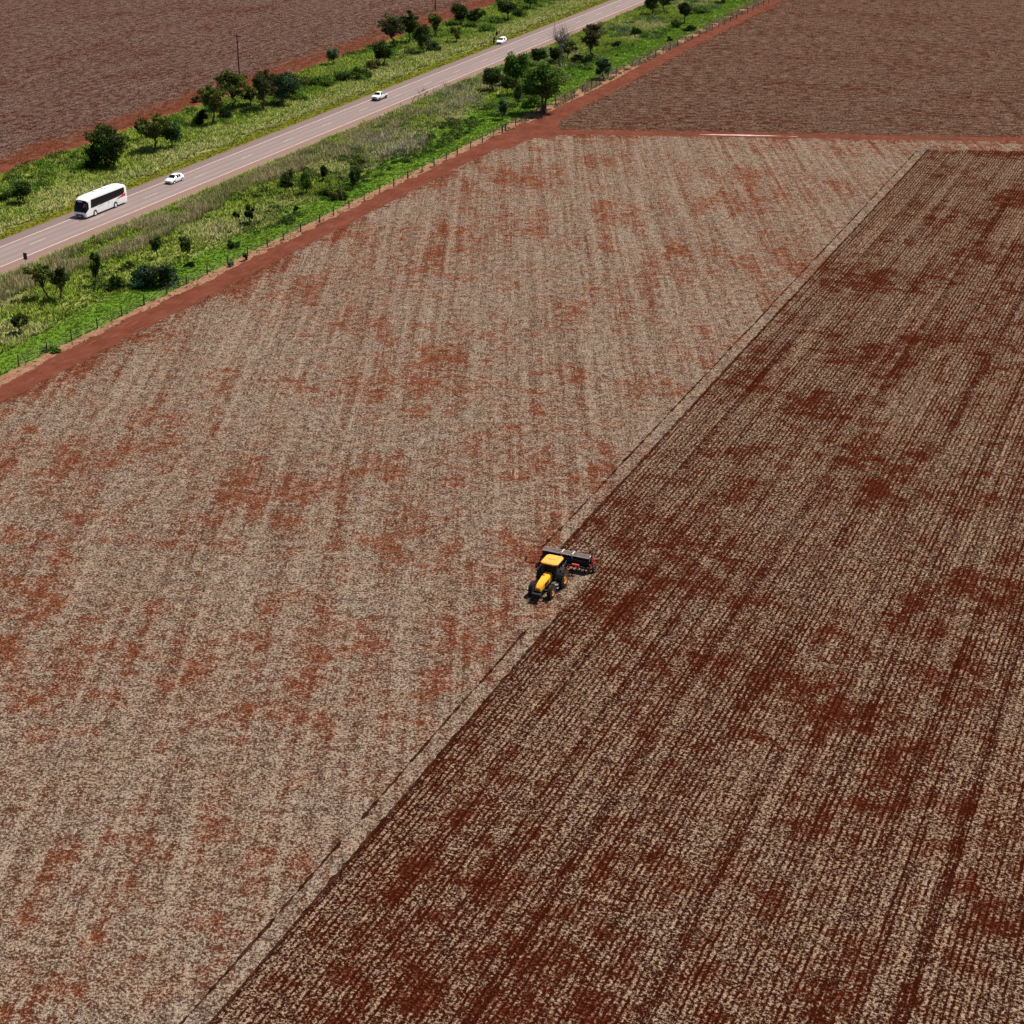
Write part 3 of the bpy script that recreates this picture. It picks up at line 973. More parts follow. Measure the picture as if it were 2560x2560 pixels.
for i, a in enumerate(PL):
    kw = {}
    if 'leaning left' in a[6]:
        kw['lean'] = -.16
    if 'twin trunks' in a[6]:
        kw['trunks'] = 2
    plant(*a, seed=100 + i, **kw)

# crooked burnt stem by the parked car
x, y = ground(1235, 110)
t = thing('dead_tree', 'black crooked burnt stem standing beside the parked white car', 'dead tree', (x, y, 0), CAM_YAW)
MB().tube([(0, 0, -.05), (-.03, 0, .8), (.05, 0, 1.55), (.35, .05, 1.9), (.62, .05, 2.2), (.72, 0, 3.0), (.82, 0, 3.5)],
          [.20, .22, .16, .13, .2, .24, .08], 8).build('trunk', M['burnt'], t, smooth=60)
MB().tube([(.62, .05, 2.2), (1.0, .1, 2.7), (1.05, .1, 3.2)], [.1, .08, .03], 6).build('branch', M['burnt'], t, smooth=60)

# ------------------------------------------------------------------ fence
t = thing('fence', 'long wire fence on rough wooden posts between green verge and red track', 'fence', (-143.7, 160, 0))
fx = lerp([(150, -143.9), (212, -143.4), (232, -142.3), (260, -141.8), (330, -141.6), (395, -141.6), (432, -140.7), (455, -139.9), (560, -139)])
posts = [165.9, 171.8, 177.1, 182.9, 188.7, 194.1, 199.9, 205.1, 210.7, 216.2, 221.6, 227.1, 231.7, 237.2, 243.4, 248.2, 253.5,
         258.9, 264.8, 270.2, 276.0, 281.9, 287.1, 292.4, 297.4, 303.6, 309.3, 314.5, 319.2, 320.7, 326.1]
yy = 331.8
while yy < 545:
    posts.append(yy)
    yy += 5.5
for k, yy in enumerate(posts):
    rr = random.Random(k)
    hh = 1.45 + rr.random() * .25
    lx, ly = (rr.random() - .5) * .1, (rr.random() - .5) * .1
    p0 = Vector((fx(yy) + 143.7, yy - 160, 0))
    th = .085 + .03 * rr.random() + (.05 if 318 < yy < 322 else 0)
    MB().tube([p0 + Vector((0, 0, -.3)), p0 + Vector((lx * .4, ly * .4, hh * .5)), p0 + Vector((lx, ly, hh))], [th * 1.05, th, th * .85], 7).build('post', M['post'], t, smooth=60)
for z in (.35, .65, .95, 1.25):
    MB().tube([(fx(yy) + 143.7, yy - 160, z) for yy in posts], .004, 4).build('wire', M['wire'], t)

# ------------------------------------------------------------------ utility poles
x2, y2 = ground(1088.6, 27)
for label, x, y, lean in (('first utility pole rising above the olive tree crowns, left of the other', x2, None, .0),
                          ('second utility pole at the top edge of the photo on the far field', x2, y2, .0)):
    if y is None:
        # same line along the field edge: the row at which column 597.5 meets it
        y = min(((abs(ground(598.5, q)[0] - x2), ground(598.5, q)[1]) for q in np.arange(150, 260, .25)))[1]
    t = thing('utility_pole', label, 'utility pole', (x, y, 0), 0, 'utility poles on the far field')
    MB().tube([(0, 0, -1), (0, 0, 5), (.03, 0, 9.6)], [.17, .15, .11], 10).build('pole', M['pole'], t, smooth=60)
    MB().box((0, .13, 9.2), (2.0, .10, .12)).build('crossarm', M['pole'], t)
    for xx in (-.9, 0, .9):
        MB().tube([(xx, .13, 9.26), (xx, .13, 9.36), (xx, .13, 9.46)], [.03, .06, .035], 8).build('insulator', M['lamp'], t)

# ------------------------------------------------------------------ kilometre sign
x, y = ground(66.5, 667)
t = thing('road_sign', 'blue upright sign plate on a white post at the road edge', 'sign', (x, y, 0), R(8))
MB().box((0, 0, .55), (.10, .08, 1.5)).build('post', M['signpost'], t)
MB().box((0, -.06, 1.72), (.62, .03, 1.1)).build('plate', M['sign'], t, bevel=.008)
MB().box((0, -.035, 1.72), (.66, .02, 1.14)).build('plate_rim', M['signpost'], t)


# ------------------------------------------------------------------ vehicles
def loft(stations, mats, parent, names, pick, smooth=35):
    """stations: [(x, [(y,z) half ring from sill to roof centre])]; pick(i, j) -> key in mats/names"""
    K = len(stations[0][1])
    ring = []
    for x, h in stations:
        full = [(x, y, z) for y, z in h] + [(x, -y, z) for y, z in h[-2::-1]]
        ring.append(full)
    n_ = len(ring[0])
    built = {}
    for i in range(len(ring) - 1):
        for j in range(n_ - 1):
            jj = j if j < K - 1 else n_ - 2 - j
            key = pick(i, jj, j < K - 1)
            built.setdefault(key, []).append((ring[i][j], ring[i][j + 1], ring[i + 1][j + 1], ring[i + 1][j]))
        built.setdefault(pick(-1, -1, True), []).append((ring[i][0], ring[i + 1][0], ring[i + 1][-1], ring[i][-1]))
    for e_ in (0, -1):
        h = ring[e_]
        for j in range(n_ // 2):
            built.setdefault(pick(-1, -1, True), []).append((h[j], h[j + 1], h[n_ - 2 - j], h[n_ - 1 - j]))
    for key, quads in built.items():
        mb = MB()
        cache = {}
        for q in quads:
            vs = []
            for p in q:
                kk = tuple(round(c_, 5) for c_ in p)
                if kk not in cache:
                    cache[kk] = mb.bm.verts.new(p)
                if cache[kk] not in vs:
                    vs.append(cache[kk])
            if len(vs) > 2:
                try:
                    mb.bm.faces.new(vs)
                except ValueError:
                    pass
        mb.build(names[key], mats[key], parent, smooth=smooth)


def wheel(parent, c, r, wd, rim_mat, side, lugs=0, name='wheel', rimr=.62, dish=.35):
    """tyre with its rim as a sub-part; side = +1 when the outer face looks to +Y"""
    mb = MB()
    h = wd / 2
    mb.lathe([(-h, r * rimr), (-h, r * .86), (-h * .8, r * .97), (-h * .3, r), (h * .3, r), (h * .8, r * .97), (h, r * .86), (h, r * rimr)], c, 32, (side > 0, side < 0))
    if lugs:
        for k in range(lugs):
            for s_ in (-1, 1):
                a_ = 2 * math.pi * (k + .5 * (s_ > 0)) / lugs
                rot = Matrix.Rotation(-a_, 3, 'Y') @ Matrix.Rotation(s_ * R(35), 3, 'X')
                cc = Vector(c) + Matrix.Rotation(-a_, 3, 'Y') @ Vector((r * 1.005, s_ * h * .5, 0))
                mb.box(cc, (r * .09, h * 1.05, r * .10), rot)
    o = mb.build(name, M['rubber'], parent, smooth=40)
    mb = MB()
    y1 = h * side
    mb.lathe([(y1 * .96, r * rimr * 1.0), (y1 * 1.01, r * rimr * .96), (y1 * (1 - dish), r * rimr * .72), (y1 * (1 - dish), r * .22), (y1 * (1.05 - dish * .6), r * .18), (y1 * (1.08 - dish * .6), .01)], c, 24, (False, True))
    mb.build('rim', rim_mat, o, smooth=40)
    return o


def hring(w_, zb, belt, roof, rw):
    """half section of a car: sill, flank, belt line, roof edge, roof"""
    return [(w_ * .93, zb), (w_, zb + .14), (w_ * 1.01, (zb + belt) / 2 + .08), (w_ * .97, belt), (rw, roof - .05), (rw * .80, roof), (0, roof + .025)]


def car(label, px, py, rot=R(-90), dy=0, length=4.2, wagon=False):
    x, y = ground(px, py)
    # surveyed point: the ground under the front left corner
    t = thing('car', label, 'car', (x - .84, y + length / 2 + dy, .10 if not wagon else .03), rot)
    f, r_ = length / 2, -length / 2
    back = 1.38 if not wagon else 1.50
    S = [(f, hring(.66, .34, .56, .60, .45)), (f - .08, hring(.76, .24, .64, .70, .55)), (f - .45, hring(.84, .2, .76, .83, .62)),
         (f - .95, hring(.86, .2, .86, .92, .66)), (f - 1.12, hring(.86, .2, .89, .96, .68)),
         (f - 1.80, hring(.86, .2, .93, 1.40, .58)), (f - 1.95, hring(.86, .2, .93, 1.45, .58)),
         (f - 2.42, hring(.86, .2, .94, 1.47, .58)), (f - 2.52, hring(.86, .2, .94, 1.47, .58)),
         (f - 3.10, hring(.86, .2, .95, 1.44, .57)), (f - 3.35, hring(.86, .2, .96, back, .56)), (r_ + .42, hring(.85, .22, .96, back - .06, .56)),
         (r_ + .10, hring(.80, .26, .92, .99, .60)), (r_, hring(.72, .34, .80, .84, .60))]

    def pick(i, j, left):
        if i == 4 and j >= 4:
            return 'ws'
        if j == 3 and i in (5, 6):
            return 'swl' if left else 'swr'
        if j == 3 and i == 8:
            return 'swl' if left else 'swr'
        if i == 11 and j >= 4:
            return 'rw'
        return 'b'
    loft(S, {'b': M['white'], 'ws': M['glass'], 'rw': M['glass'], 'swl': M['glass'], 'swr': M['glass']}, t,
         {'b': 'body', 'ws': 'windshield', 'rw': 'rear_window', 'swl': 'side_windows', 'swr': 'side_windows'}, pick)
    for xx in (f - .82, r_ + .78):
        for s_ in (1, -1):
            MB().lathe([(-.02, .31), (-.02, .36), (.008, .36), (.008, .31)], (xx, s_ * .866, .31), 24, (False, False)).build('wheel_arch', M['black'], t)
            wheel(t, (xx, s_ * .80, .31), .31, .19, M['hub'], s_, dish=.2)
    for s_ in (1, -1):
        MB().box((f - .10, s_ * .55, .60), (.16, .26, .12), Matrix.Rotation(s_ * R(24), 3, 'Z')).build('headlight', M['lamp'], t, bevel=.02)
        MB().box((r_ + .06, s_ * .62, .80), (.1, .2, .16)).build('tail_light', M['redlamp'], t, bevel=.02)
        MB().box((f - 1.45, s_ * .96, .96), (.12, .2, .14)).build('mirror', M['white'], t, bevel=.03)
    MB().box((f + .0, .22, .47), (.05, .34, .13)).box((f + .0, -.22, .47), (.05, .34, .13)).build('grille', M['black'], t)
    MB().box((f - .03, 0, .30), (.08, 1.1, .09)).build('lower_intake', M['black'], t)
    MB().box((f + .03, 0, .37), (.02, .40, .10)).build('number_plate', M['signpost'], t)
    return t


car('white hatchback following the white bus on the highway', 430, 464)
car('white car parked on the grass beside the highway, near the burnt stem', 1253, 112, rot=R(-84), wagon=True, length=4.3)

# pickup
x, y = ground(945, 255)
L_ = 5.1
t = thing('pickup_truck', 'white pickup with an open dark cargo bed on the highway', 'pickup', (x - .88, y + 1.0 + 1.0, .10), R(-90))
f = 2.0


def pr(w_, zb, belt, roof, rw):
    return hring(w_, zb, belt, roof, rw)


S = [(f, pr(.70, .5, .80, .84, .5)), (f - .08, pr(.80, .42, .92, .98, .6)), (f - .5, pr(.88, .36, 1.02, 1.10, .66)), (f - 1.05, pr(.90, .36, 1.08, 1.15, .70)),
     (f - 1.15, pr(.90, .36, 1.09, 1.17, .70)), (f - 1.75, pr(.90, .36, 1.12, 1.66, .62)), (f - 1.88, pr(.90, .36, 1.12, 1.70, .62)),
     (f - 2.45, pr(.90, .36, 1.12, 1.71, .62)), (f - 2.58, pr(.90, .36, 1.12, 1.69, .62)), (f - 2.80, pr(.90, .36, 1.10, 1.17, .72))]


def pick(i, j, left):
    if i == 4 and j >= 4:
        return 'ws'
    if j == 3 and i in (5, 6):
        return 'swl' if left else 'swr'
    if i == 8 and j >= 4:
        return 'rw'
    return 'b'


loft(S, {'b': M['white'], 'ws': M['glass'], 'rw': M['glass'], 'swl': M['glass'], 'swr': M['glass']}, t,
     {'b': 'body', 'ws': 'windshield', 'rw': 'rear_window', 'swl': 'side_windows', 'swr': 'side_windows'}, pick)
bx0, bx1 = f - 2.86, f - 4.75
mb = MB()
mb.box(((bx0 + bx1) / 2, .86, .86), (bx0 - bx1, .07, .50)).box(((bx0 + bx1) / 2, -.86, .86), (bx0 - bx1, .07, .50))
mb.box((bx1 + .03, 0, .86), (.06, 1.64, .48)).box((bx0 - .03, 0, .86), (.06, 1.64, .48))
mb.build('cargo_bed', M['white'], t, bevel=.015)
MB().box(((bx0 + bx1) / 2, 0, .66), (bx0 - bx1 - .14, 1.62, .05)).build('bed_floor', M['black'], t)
MB().box(((bx0 + bx1) / 2, 0, .50), (bx0 - bx1 - .1, 1.2, .2)).build('chassis', M['black'], t)
MB().box((bx1 - .08, 0, .48), (.12, 1.6, .12)).build('rear_bumper', M['black'], t)
for xx in (f - .85, f - 3.95):
    for s_ in (1, -1):
        MB().lathe([(-.02, .36), (-.02, .43), (.008, .43), (.008, .36)], (xx, s_ * .905, .38), 24, (False, False)).build('wheel_arch', M['black'], t)
        wheel(t, (xx, s_ * .82, .36), .36, .24, M['steel'], s_, dish=.2)
for s_ in (1, -1):
    MB().box((f - .08, s_ * .60, .86), (.16, .24, .15), Matrix.Rotation(s_ * R(20), 3, 'Z')).build('headlight', M['lamp'], t, bevel=.02)
    MB().box((f - 1.5, s_ * 1.0, 1.16), (.12, .2, .18)).build('mirror', M['white'], t, bevel=.03)
    MB().box((bx1 + .0, s_ * .84, .9), (.06, .1, .26)).build('tail_light', M['redlamp'], t)
MB().box((f + .01, 0, .74), (.05, .66, .17)).build('grille', M['black'], t)
MB().box((f + .02, 0, .52), (.1, 1.3, .12)).build('front_bumper', M['steel'], t)

# coach
bx, by = ground(215, 549)
t = thing('coach', 'white coach with dark windows and a red swoosh on the highway', 'bus', (-180.75, by - .35, .10), R(-90))
t.scale = (.96, 1, 1.02)
W2 = 1.27
HB = 3.45


def bring(top, w_=W2, mid=None, full=True):
    if full:
        return [(w_ * .98, .34), (w_, .50), (w_, 1.25), (w_, 1.72), (w_ * .995, top - .42), (w_ * .96, top - .16), (w_ * .80, top - .03), (0, top + .03)]
    return mid


S = [(0.0, [(1.10, .36), (1.14, .48), (1.14, .80), (1.14, 1.00), (1.13, 1.08), (1.08, 1.12), (.80, 1.14), (0, 1.15)]),
     (-.16, [(1.22, .34), (1.25, .50), (1.25, .95), (1.24, 1.10), (1.22, 1.38), (1.14, 1.50), (.82, 1.56), (0, 1.60)]),
     (-.42, [(1.25, .34), (W2, .50), (W2, 1.02), (1.26, 1.22), (1.25, 2.05), (1.17, 2.22), (.84, 2.32), (0, 2.36)]),
     (-.80, [(1.25, .34), (W2, .50), (W2, 1.15), (W2, 1.45), (1.25, 2.68), (1.18, 2.86), (.86, 2.97), (0, 3.02)]),
     (-1.05, [(1.25, .34), (W2, .50), (W2, 1.25), (W2, 1.60), (1.26, 2.86), (1.20, 3.06), (.88, 3.18), (0, 3.24)]),
     (-1.7, bring(3.38)), (-2.6, bring(HB)), (-6.0, bring(HB)), (-11.2, bring(HB)), (-12.0, bring(HB - .06)), (-12.35, bring(HB - .22, W2 * .985)), (-12.5, bring(HB - .55, W2 * .95))]


def pickb(i, j, left):
    if i in (0, 1, 2) and j >= 3:
        return 'ws'
    if i == 3 and j == 3:
        return 'ws'
    return 'b'


loft(S, {'b': M['white'], 'ws': M['glass']}, t, {'b': 'body', 'ws': 'windshield'}, pickb, 40)
for s_ in (1, -1):
    mb = MB()
    y_ = s_ * (W2 + .004)
    a_ = [(-1.80, 1.55), (-1.62, 1.62), (-1.80, 2.98), (-11.6, 2.98), (-11.8, 2.82), (-11.75, 2.12), (-11.3, 1.86), (-9.6, 1.74)]
    q0 = [mb.bm.verts.new((x_, y_, z_)) for x_, z_ in a_]
    q1 = [mb.bm.verts.new((x_, y_ - s_ * .03, z_)) for x_, z_ in a_]
    mb.bm.faces.new(q0)
    mb.bm.faces.new(q1[::-1])
    for k in range(len(a_)):
        mb.bm.faces.new([q0[k], q1[k], q1[(k + 1) % len(a_)], q0[(k + 1) % len(a_)]])
    wo = mb.build('window_band', M['glass'], t)
    mb = MB()
    for xx in (-3.4, -5.1, -6.8, -8.5, -10.2):
        mb.box((xx, y_ + s_ * .003, 2.36), (.035, .008, 1.2))
    mb.build('window_joint', M['black'], wo)
    # red swoosh
    MB().poly([(-9.3, y_ + s_ * .004, 1.47), (-10.5, y_ + s_ * .004, 1.70), (-12.0, y_ + s_ * .004, 1.98), (-12.05, y_ + s_ * .004, 1.46), (-10.6, y_ + s_ * .004, 1.44)][::s_]).build('red_swoosh', M['red'], t)
    MB().poly([(-8.7, y_ + s_ * .004, 1.16), (-9.9, y_ + s_ * .004, 1.44), (-10.4, y_ + s_ * .004, 1.42), (-9.4, y_ + s_ * .004, 1.28)][::s_]).build('grey_swoosh', M['grey'], t)
    for xx in (-2.75, -8.85):
        MB().lathe([(-.02, .50), (-.02, .61), (.006, .61), (.006, .50)], (xx, s_ * W2, .50), 28, (False, False)).build('wheel_arch', M['black'], t)
        wheel(t, (xx, s_ * (W2 - .10), .50), .50, .28, M['hub'], s_, dish=.14)
    mb = MB()
    for xx in (-3.7, -5.2, -6.7, -8.0, -9.7):
        mb.box((xx, s_ * W2, .86), (.018, .012, .7))
    mb.box((-6, s_ * W2, 1.22), (8.6, .012, .014))
    mb.build('luggage_hatch_seams', M['grey'], t)
    MB().box((-.10, s_ * 1.02, .72), (.24, .26, .2), Matrix.Rotation(s_ * R(25), 3, 'Z')).build('headlight', M['lamp'], t, bevel=.04)
    MB().box((-12.47, s_ * 1.05, 1.1), (.1, .2, .5)).build('tail_light', M['redlamp'], t)
    mo = MB().tube([(-.75, s_ * 1.2, 2.9), (-.2, s_ * 1.42, 2.75), (-.05, s_ * 1.45, 2.5)], .03, 6).box((-.03, s_ * 1.45, 2.22), (.12, .22, .5)).build('mirror', M['orange'] if s_ < 0 else M['black'], t)
MB().box((-.02, 0, .66), (.10, 1.5, .34)).build('grille', M['shade_blue'], t, bevel=.03)
MB().box((.0, 0, .46), (.10, 1.9, .16)).build('front_bumper', M['shade_blue'], t, bevel=.03)
MB().box((.06, 0, .48), (.02, .46, .13)).build('number_plate', M['signpost'], t)
MB().box((-.62, -.2, 2.78), (.02, .9, .14), Matrix.Rotation(R(-30), 3, 'Y')).build('destination_sign', M['grey'], t)
MB().poly([(-.29, .62, 2.02), (-.46, .78, 2.46), (-.56, 1.02, 2.58), (-.40, 1.00, 2.22), (-.27, .78, 1.96)]).build('windscreen_sticker', M['pink'], t)
for xx, ln in ((-5.4, 1.0), (-8.6, 2.2)):
    MB().box((xx, 0, HB + .08), (ln, 1.3, .16), taper=.92).build('roof_hatch', M['white'], t, bevel=.03)
MB().box((-12.49, 0, 2.3), (.04, 1.9, .9)).build('rear_window', M['glass'], t)
MB().box((-12.45, 0, .45), (.14, 2.3, .22)).build('rear_bumper', M['white'], t, bevel=.03)
MB().box((-6.4, 0, .36), (11.4, 2.3, .12)).build('underbody', M['black'], t)
# lettering on the flank
for s_ in (1, -1):
    cu = bpy.data.curves.new('lettering', 'FONT')
    cu.body = 'Camino'
    cu.size = .62
    cu.extrude = .002
    cu.shear = .2
    tmp = bpy.data.objects.new('lettering', cu)
    COL.objects.link(tmp)
    bpy.context.view_layer.update()
    me = bpy.data.meshes.new_from_object(tmp.evaluated_get(bpy.context.evaluated_depsgraph_get()))
    COL.objects.unlink(tmp)
    bpy.data.objects.remove(tmp)
    me.materials.clear()
    me.materials.append(M['grey'])
    lo = link(bpy.data.objects.new('lettering', me), t)
    lo.rotation_euler = (R(90), 0, R(180) if s_ > 0 else 0)
    lo.location = (-3.6 if s_ > 0 else -6.1, s_ * (W2 + .004), 1.28)
    MB().prism([(-6.55, 1.32), (-6.75, 1.62), (-6.9, 1.40), (-7.05, 1.62), (-7.2, 1.32)], s_ * (W2 + .001), s_ * (W2 + .006)).build('emblem', M['grey'], t)

# ------------------------------------------------------------------ tractor
tx, ty = ground(1381, 1461)
t = thing('tractor', 'yellow tractor with a faded yellow cab roof driving towards the camera', 'tractor', (tx, ty, 0), R(-90))
for s_ in (1, -1):
    wheel(t, (0, s_ * 1.10, .92), .92, .62, M['rim_y'], s_, 20, 'rear_wheel', .56, .3)
    wheel(t, (2.72, s_ * .98, .68), .68, .46, M['rim_y'], s_, 18, 'front_wheel', .54, .3)
    mb = MB()
    # fender arching over the rear tyre
    pts = [(math.cos(R(a_)) * 1.04, .94 + math.sin(R(a_)) * 1.04) for a_ in range(10, 171, 16)]
    for k in range(len(pts) - 1):
        (xa, za), (xb, zb) = pts[k], pts[k + 1]
        mb.box(((xa + xb) / 2, s_ * .98, (za + zb) / 2), (math.hypot(xb - xa, zb - za) + .03, .50, .035), Matrix.Rotation(-math.atan2(zb - za, xb - xa), 3, 'Y'))
    mb.build('fender', M['black'], t)
    MB().box((1.30, s_ * .70, .78), (.9, .34, .5)).build('fuel_tank' if s_ > 0 else 'tool_box', M['steel'], t, bevel=.05)
    MB().box((1.25, s_ * 1.02, .48), (.5, .3, .04)).box((1.25, s_ * .98, .82), (.5, .26, .04)).box((1.02, s_ * 1.08, .66), (.04, .04, .4)).box((1.48, s_ * 1.08, .66), (.04, .04, .4)).build('step', M['chrome'], t)
    MB().tube([(.98, s_ * .8, 2.35), (1.12, s_ * 1.2, 2.32)], .02, 6).box((1.12, s_ * 1.27, 2.25), (.06, .2, .32)).build('mirror', M['black'], t)
    MB().box((3.76, s_ * .17, 1.29), (.05, .13, .08)).build('headlight', M['orange'], t, bevel=.015)
    MB().box((2.72, s_ * .45, .68), (.26, .6, .24)).build('axle_half', M['black'], t, bevel=.04)
# hood: tapering, sloping down to the nose
mb = MB()
prof = [(1.10, 1.15, 1.90, .42), (1.9, 1.12, 1.88, .41), (2.9, 1.08, 1.76, .37), (3.5, 1.05, 1.62, .34), (3.76, 1.02, 1.38, .29)]
rings = []
for x_, z0, z1, hw in prof:
    rings.append([mb.bm.verts.new(v) for v in ((x_, hw, z0), (x_, hw, z1 - .16), (x_, hw * .70, z1), (x_, -hw * .70, z1), (x_, -hw, z1 - .16), (x_, -hw, z0))])
for i in range(len(rings) - 1):
    for j in range(6):
        mb.bm.faces.new([rings[i][j], rings[i][(j + 1) % 6], rings[i + 1][(j + 1) % 6], rings[i + 1][j]])
mb.bm.faces.new(rings[0])
mb.bm.faces.new(rings[-1][::-1])
mb.build('hood', M['yellow'], t, bevel=.02, smooth=30)
MB().box((3.765, 0, 1.12), (.05, .36, .16)).build('grille', M['steel'], t)
for s_ in (1, -1):
    mb = MB()
    for k in range(4):
        mb.box((2.0 + k * .25, s_ * .405, 1.38), (.17, .02, .32))
    mb.build('side_grille', M['black'], t)
MB().lathe([(-.02, .11), (.02, .11)], (0, 0, 0), 16).build('hood_opening', M['black'], t)
ho = bpy.data.objects[[o_.name for o_ in t.children if o_.name.startswith('hood_opening')][0]]
ho.rotation_euler = (R(90), 0, 0)
ho.location = (1.85, -.17, 1.895)
MB().tube([(1.42, -.50, 1.2), (1.42, -.50, 2.3), (1.42, -.5, 2.75), (1.36, -.5, 2.86)], [.075, .075, .05, .05], 10).build('exhaust_pipe', M['black'], t, smooth=50)
MB().box((1.6, 0, .86), (4.0, .52, .44)).box((.0, 0, .92), (1.1, .8, .5)).build('chassis', M['black'], t, bevel=.04)
MB().tube([(0, -1.0, .92), (0, 1.0, .92)], .14, 10).build('rear_axle', M['black'], t)
mb = MB()
for k in range(-4, 5):
    mb.box((4.06, k * .105, .78), (.40, .085, .36))
mb.build('front_weights', M['black'], t, bevel=.012)
MB().box((3.72, 0, .72), (.5, .6, .22)).build('weight_bracket', M['black'], t)
# cab
mb = MB()
for s_ in (1, -1):
    mb.tube([(1.12, s_ * .66, 1.10), (.98, s_ * .72, 1.75), (.78, s_ * .74, 2.66)], .05, 6)
    mb.tube([(.10, s_ * .80, 1.35), (.05, s_ * .78, 2.66)], .045, 6)
    mb.tube([(-.62, s_ * .76, 1.45), (-.66, s_ * .72, 2.66)], .05, 6)
    mb.box((.25, s_ * .74, 1.16), (1.75, .07, .38))
mb.box((1.08, 0, 1.16), (.08, 1.34, .38)).box((-.6, 0, 1.22), (.08, 1.5, .42))
mb.build('cab_frame', M['black'], t)
MB().poly([(1.08, .62, 1.36), (1.08, -.62, 1.36), (.79, -.70, 2.64), (.79, .70, 2.64)]).build('windshield', M['glass'], t)
for s_ in (1, -1):
    MB().poly([(1.0, s_ * .735, 1.36), (-.6, s_ * .765, 1.42), (-.64, s_ * .725, 2.64), (.76, s_ * .735, 2.64)][::s_]).build('side_window', M['glass'], t)
MB().poly([(-.63, .72, 1.44), (-.66, .70, 2.64), (-.66, -.70, 2.64), (-.63, -.72, 1.44)]).build('rear_window', M['glass'], t)
mb = MB()
o0 = [(1.12, .62), (.95, .90), (-.62, .90), (-.86, .70), (-.86, -.70), (-.62, -.90), (.95, -.90), (1.12, -.62)]
va = [mb.bm.verts.new((x_, y_, 2.68)) for x_, y_ in o0]
vb = [mb.bm.verts.new((x_ * 1.0, y_ * 1.0, 2.80)) for x_, y_ in o0]
vc = [mb.bm.verts.new((x_ * .86 + .01, y_ * .86, 2.89)) for x_, y_ in o0]
mb.bm.faces.new(va[::-1])
mb.bm.faces.new(vc)
for k in range(8):
    k2 = (k + 1) % 8
    mb.bm.faces.new([va[k], va[k2], vb[k2], vb[k]])
    mb.bm.faces.new([vb[k], vb[k2], vc[k2], vc[k]])
ro = mb.build('roof', M['roofy'], t, smooth=25)
MB().box((-.1, 0, 2.90), (.7, .9, .05)).build('roof_hatch', M['roofy'], ro, bevel=.015)
for s_ in (1, -1):
    MB().box((1.06, s_ * .5, 2.70), (.10, .2, .12)).build('work_light', M['lamp'], ro, bevel=.02)
MB().box((-1.0, 0, .5), (.9, .12, .1)).build('drawbar', M['black'], t)

# ------------------------------------------------------------------ seed drill
t = thing('seed_drill', 'wide seed drill with a long grey hopper and red frame towed behind the tractor', 'seed drill', (tx, ty + 4.25, 0), R(-90))
WD = 5.2
mb = MB()
prof = [(-.22, 1.62), (.50, 1.62), (.50, 1.34), (.26, .86), (-.0, .86), (-.22, 1.34)]
mb.prism(prof, -WD / 2, WD / 2)
mb.build('hopper', M['black'], t, bevel=.02)  # body in black: the shade on the hopper's front is painted in
for k in range(3):
    w3 = WD / 3
    yc = -WD / 2 + w3 * (k + .5)
    mb = MB()
    mb.box((-.03, yc, 1.68), (.44, w3 - .03, .05), Matrix.Rotation(R(-9), 3, 'Y')).box((.36, yc, 1.675), (.30, w3 - .03, .05), Matrix.Rotation(R(16), 3, 'Y'))
    mb.build('hopper_lid', M['hopper'], t, bevel=.012)
mb = MB().box((.54, 0, 1.60), (.035, WD, .07))
mb.build('hopper_rim', M['strap'], t)
for yy in (2.48, .60, -.55):
    MB().box((.14, yy, 1.745), (.74, .10, .025)).box((.545, yy, 1.52), (.04, .10, .46)).build('strap', M['strap'], t)
MB().box((.46, 0, .62), (.16, WD + .2, .16)).box((-.5, 0, .62), (.16, WD + .2, .16)).box((0, 2.3, .62), (.9, .12, .12)).box((0, -2.3, .62), (.9, .12, .12)).box((0, 0, .62), (.9, .12, .12)).build('frame', M['mred'], t, bevel=.01)
MB().box((.70, 0, .92), (.05, WD - .2, .78)).box((.86, 0, .78), (.34, WD - .1, .05)).build('front_shade', M['black'], t)  # black panels added as the shadow mass below the hopper
mb = MB()
mb.box((-.98, 0, .92), (.42, WD - .1, .04))
mb.build('footboard', M['steel'], t)
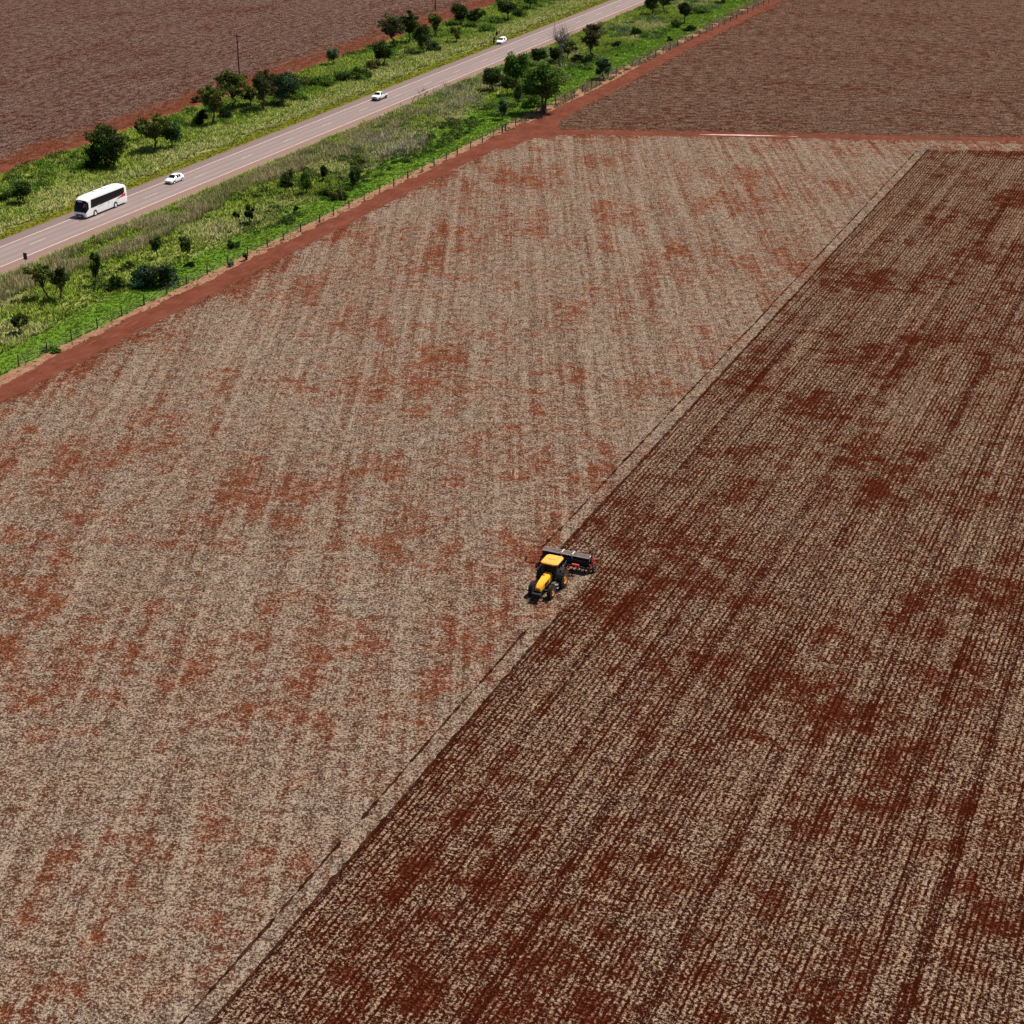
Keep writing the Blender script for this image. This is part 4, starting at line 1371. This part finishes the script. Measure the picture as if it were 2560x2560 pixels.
for k in range(12):
    yy = -WD / 2 + .22 + k * (WD - .44) / 11
    u = MB().box((-.62, yy, .46), (1.0, .07, .12)).box((.1, yy, .46), (.9, .06, .1)).build('row_unit', M['steel'], t)
    MB().lathe([(-.012, .23), (.012, .23)], (.35, yy, .23), 18).lathe([(-.02, .26), (.02, .26)], (-.4, yy + .05, .2), 16).build('disc', M['steel'], u)
    MB().lathe([(-.05, .17), (-.03, .19), (.03, .19), (.05, .17)], (-1.05, yy, .19), 16).build('press_wheel', M['rubber'], u)
    MB().tube([(-.05, yy, .9), (0.0, yy, .55)], .035, 6).build('seed_tube', M['black'], u)
for s_ in (1, -1):
    wheel(t, (.15, s_ * (WD / 2 + .22), .38), .38, .24, M['steel'], s_)
    mb = MB().box((.1, s_ * (WD / 2 + .07), 1.12), (.62, .06, 1.0), Matrix.Rotation(R(16), 3, 'Y')).box((.62, s_ * (WD / 2 + .10), .82), (.5, .08, .10), Matrix.Rotation(R(40), 3, 'Y'))
    mb.build('end_plate', M['mred'], t, bevel=.012)
# tongue in an A shape
MB().tube([(3.15, 0, .5), (.5, 1.15, .62)], .07, 6).tube([(3.15, 0, .5), (.5, -1.15, .62)], .07, 6).box((1.6, .0, .56), (.1, 1.3, .1)).box((3.2, 0, .5), (.3, .16, .12)).build('tongue', M['mred'], t)
MB().tube([(2.3, .35, .62), (2.35, .45, 1.3), (2.1, .6, 1.75)], .035, 6).build('hose', M['chrome'], t)
MB().box((1.35, 1.28, 1.08), (.22, .75, .14)).box((1.35, 1.6, .85), (.14, .1, .5)).box((1.05, 1.28, .84), (.6, .1, .1)).build('hydraulic_bracket', M['mred'], t, bevel=.01)
# marker arm down on the unseeded side
a_ = MB().tube([(.35, -WD / 2 - .1, .78), (.42, -WD / 2 - .9, .62), (.45, -WD / 2 - 1.75, .42)], [.07, .06, .05], 6).tube([(.1, -WD / 2 - .1, .62), (.42, -WD / 2 - 1.2, .56)], .035, 6).build('marker_arm', M['mred'], t)
MB().lathe([(-.02, .26), (.0, .27), (.02, .05)], (.45, -WD / 2 - 1.85, .26), 18).build('marker_disc', M['black'], a_)
a_ = MB().tube([(.45, WD / 2 + .16, .8), (.40, WD / 2 + .22, 1.5), (.35, WD / 2 + .05, 2.0)], [.07, .055, .05], 6).build('marker_arm', M['mred'], t)
MB().lathe([(-.02, .25), (.0, .26), (.02, .05)], (.33, WD / 2 + .05, 2.0), 18).build('marker_disc', M['black'], a_)
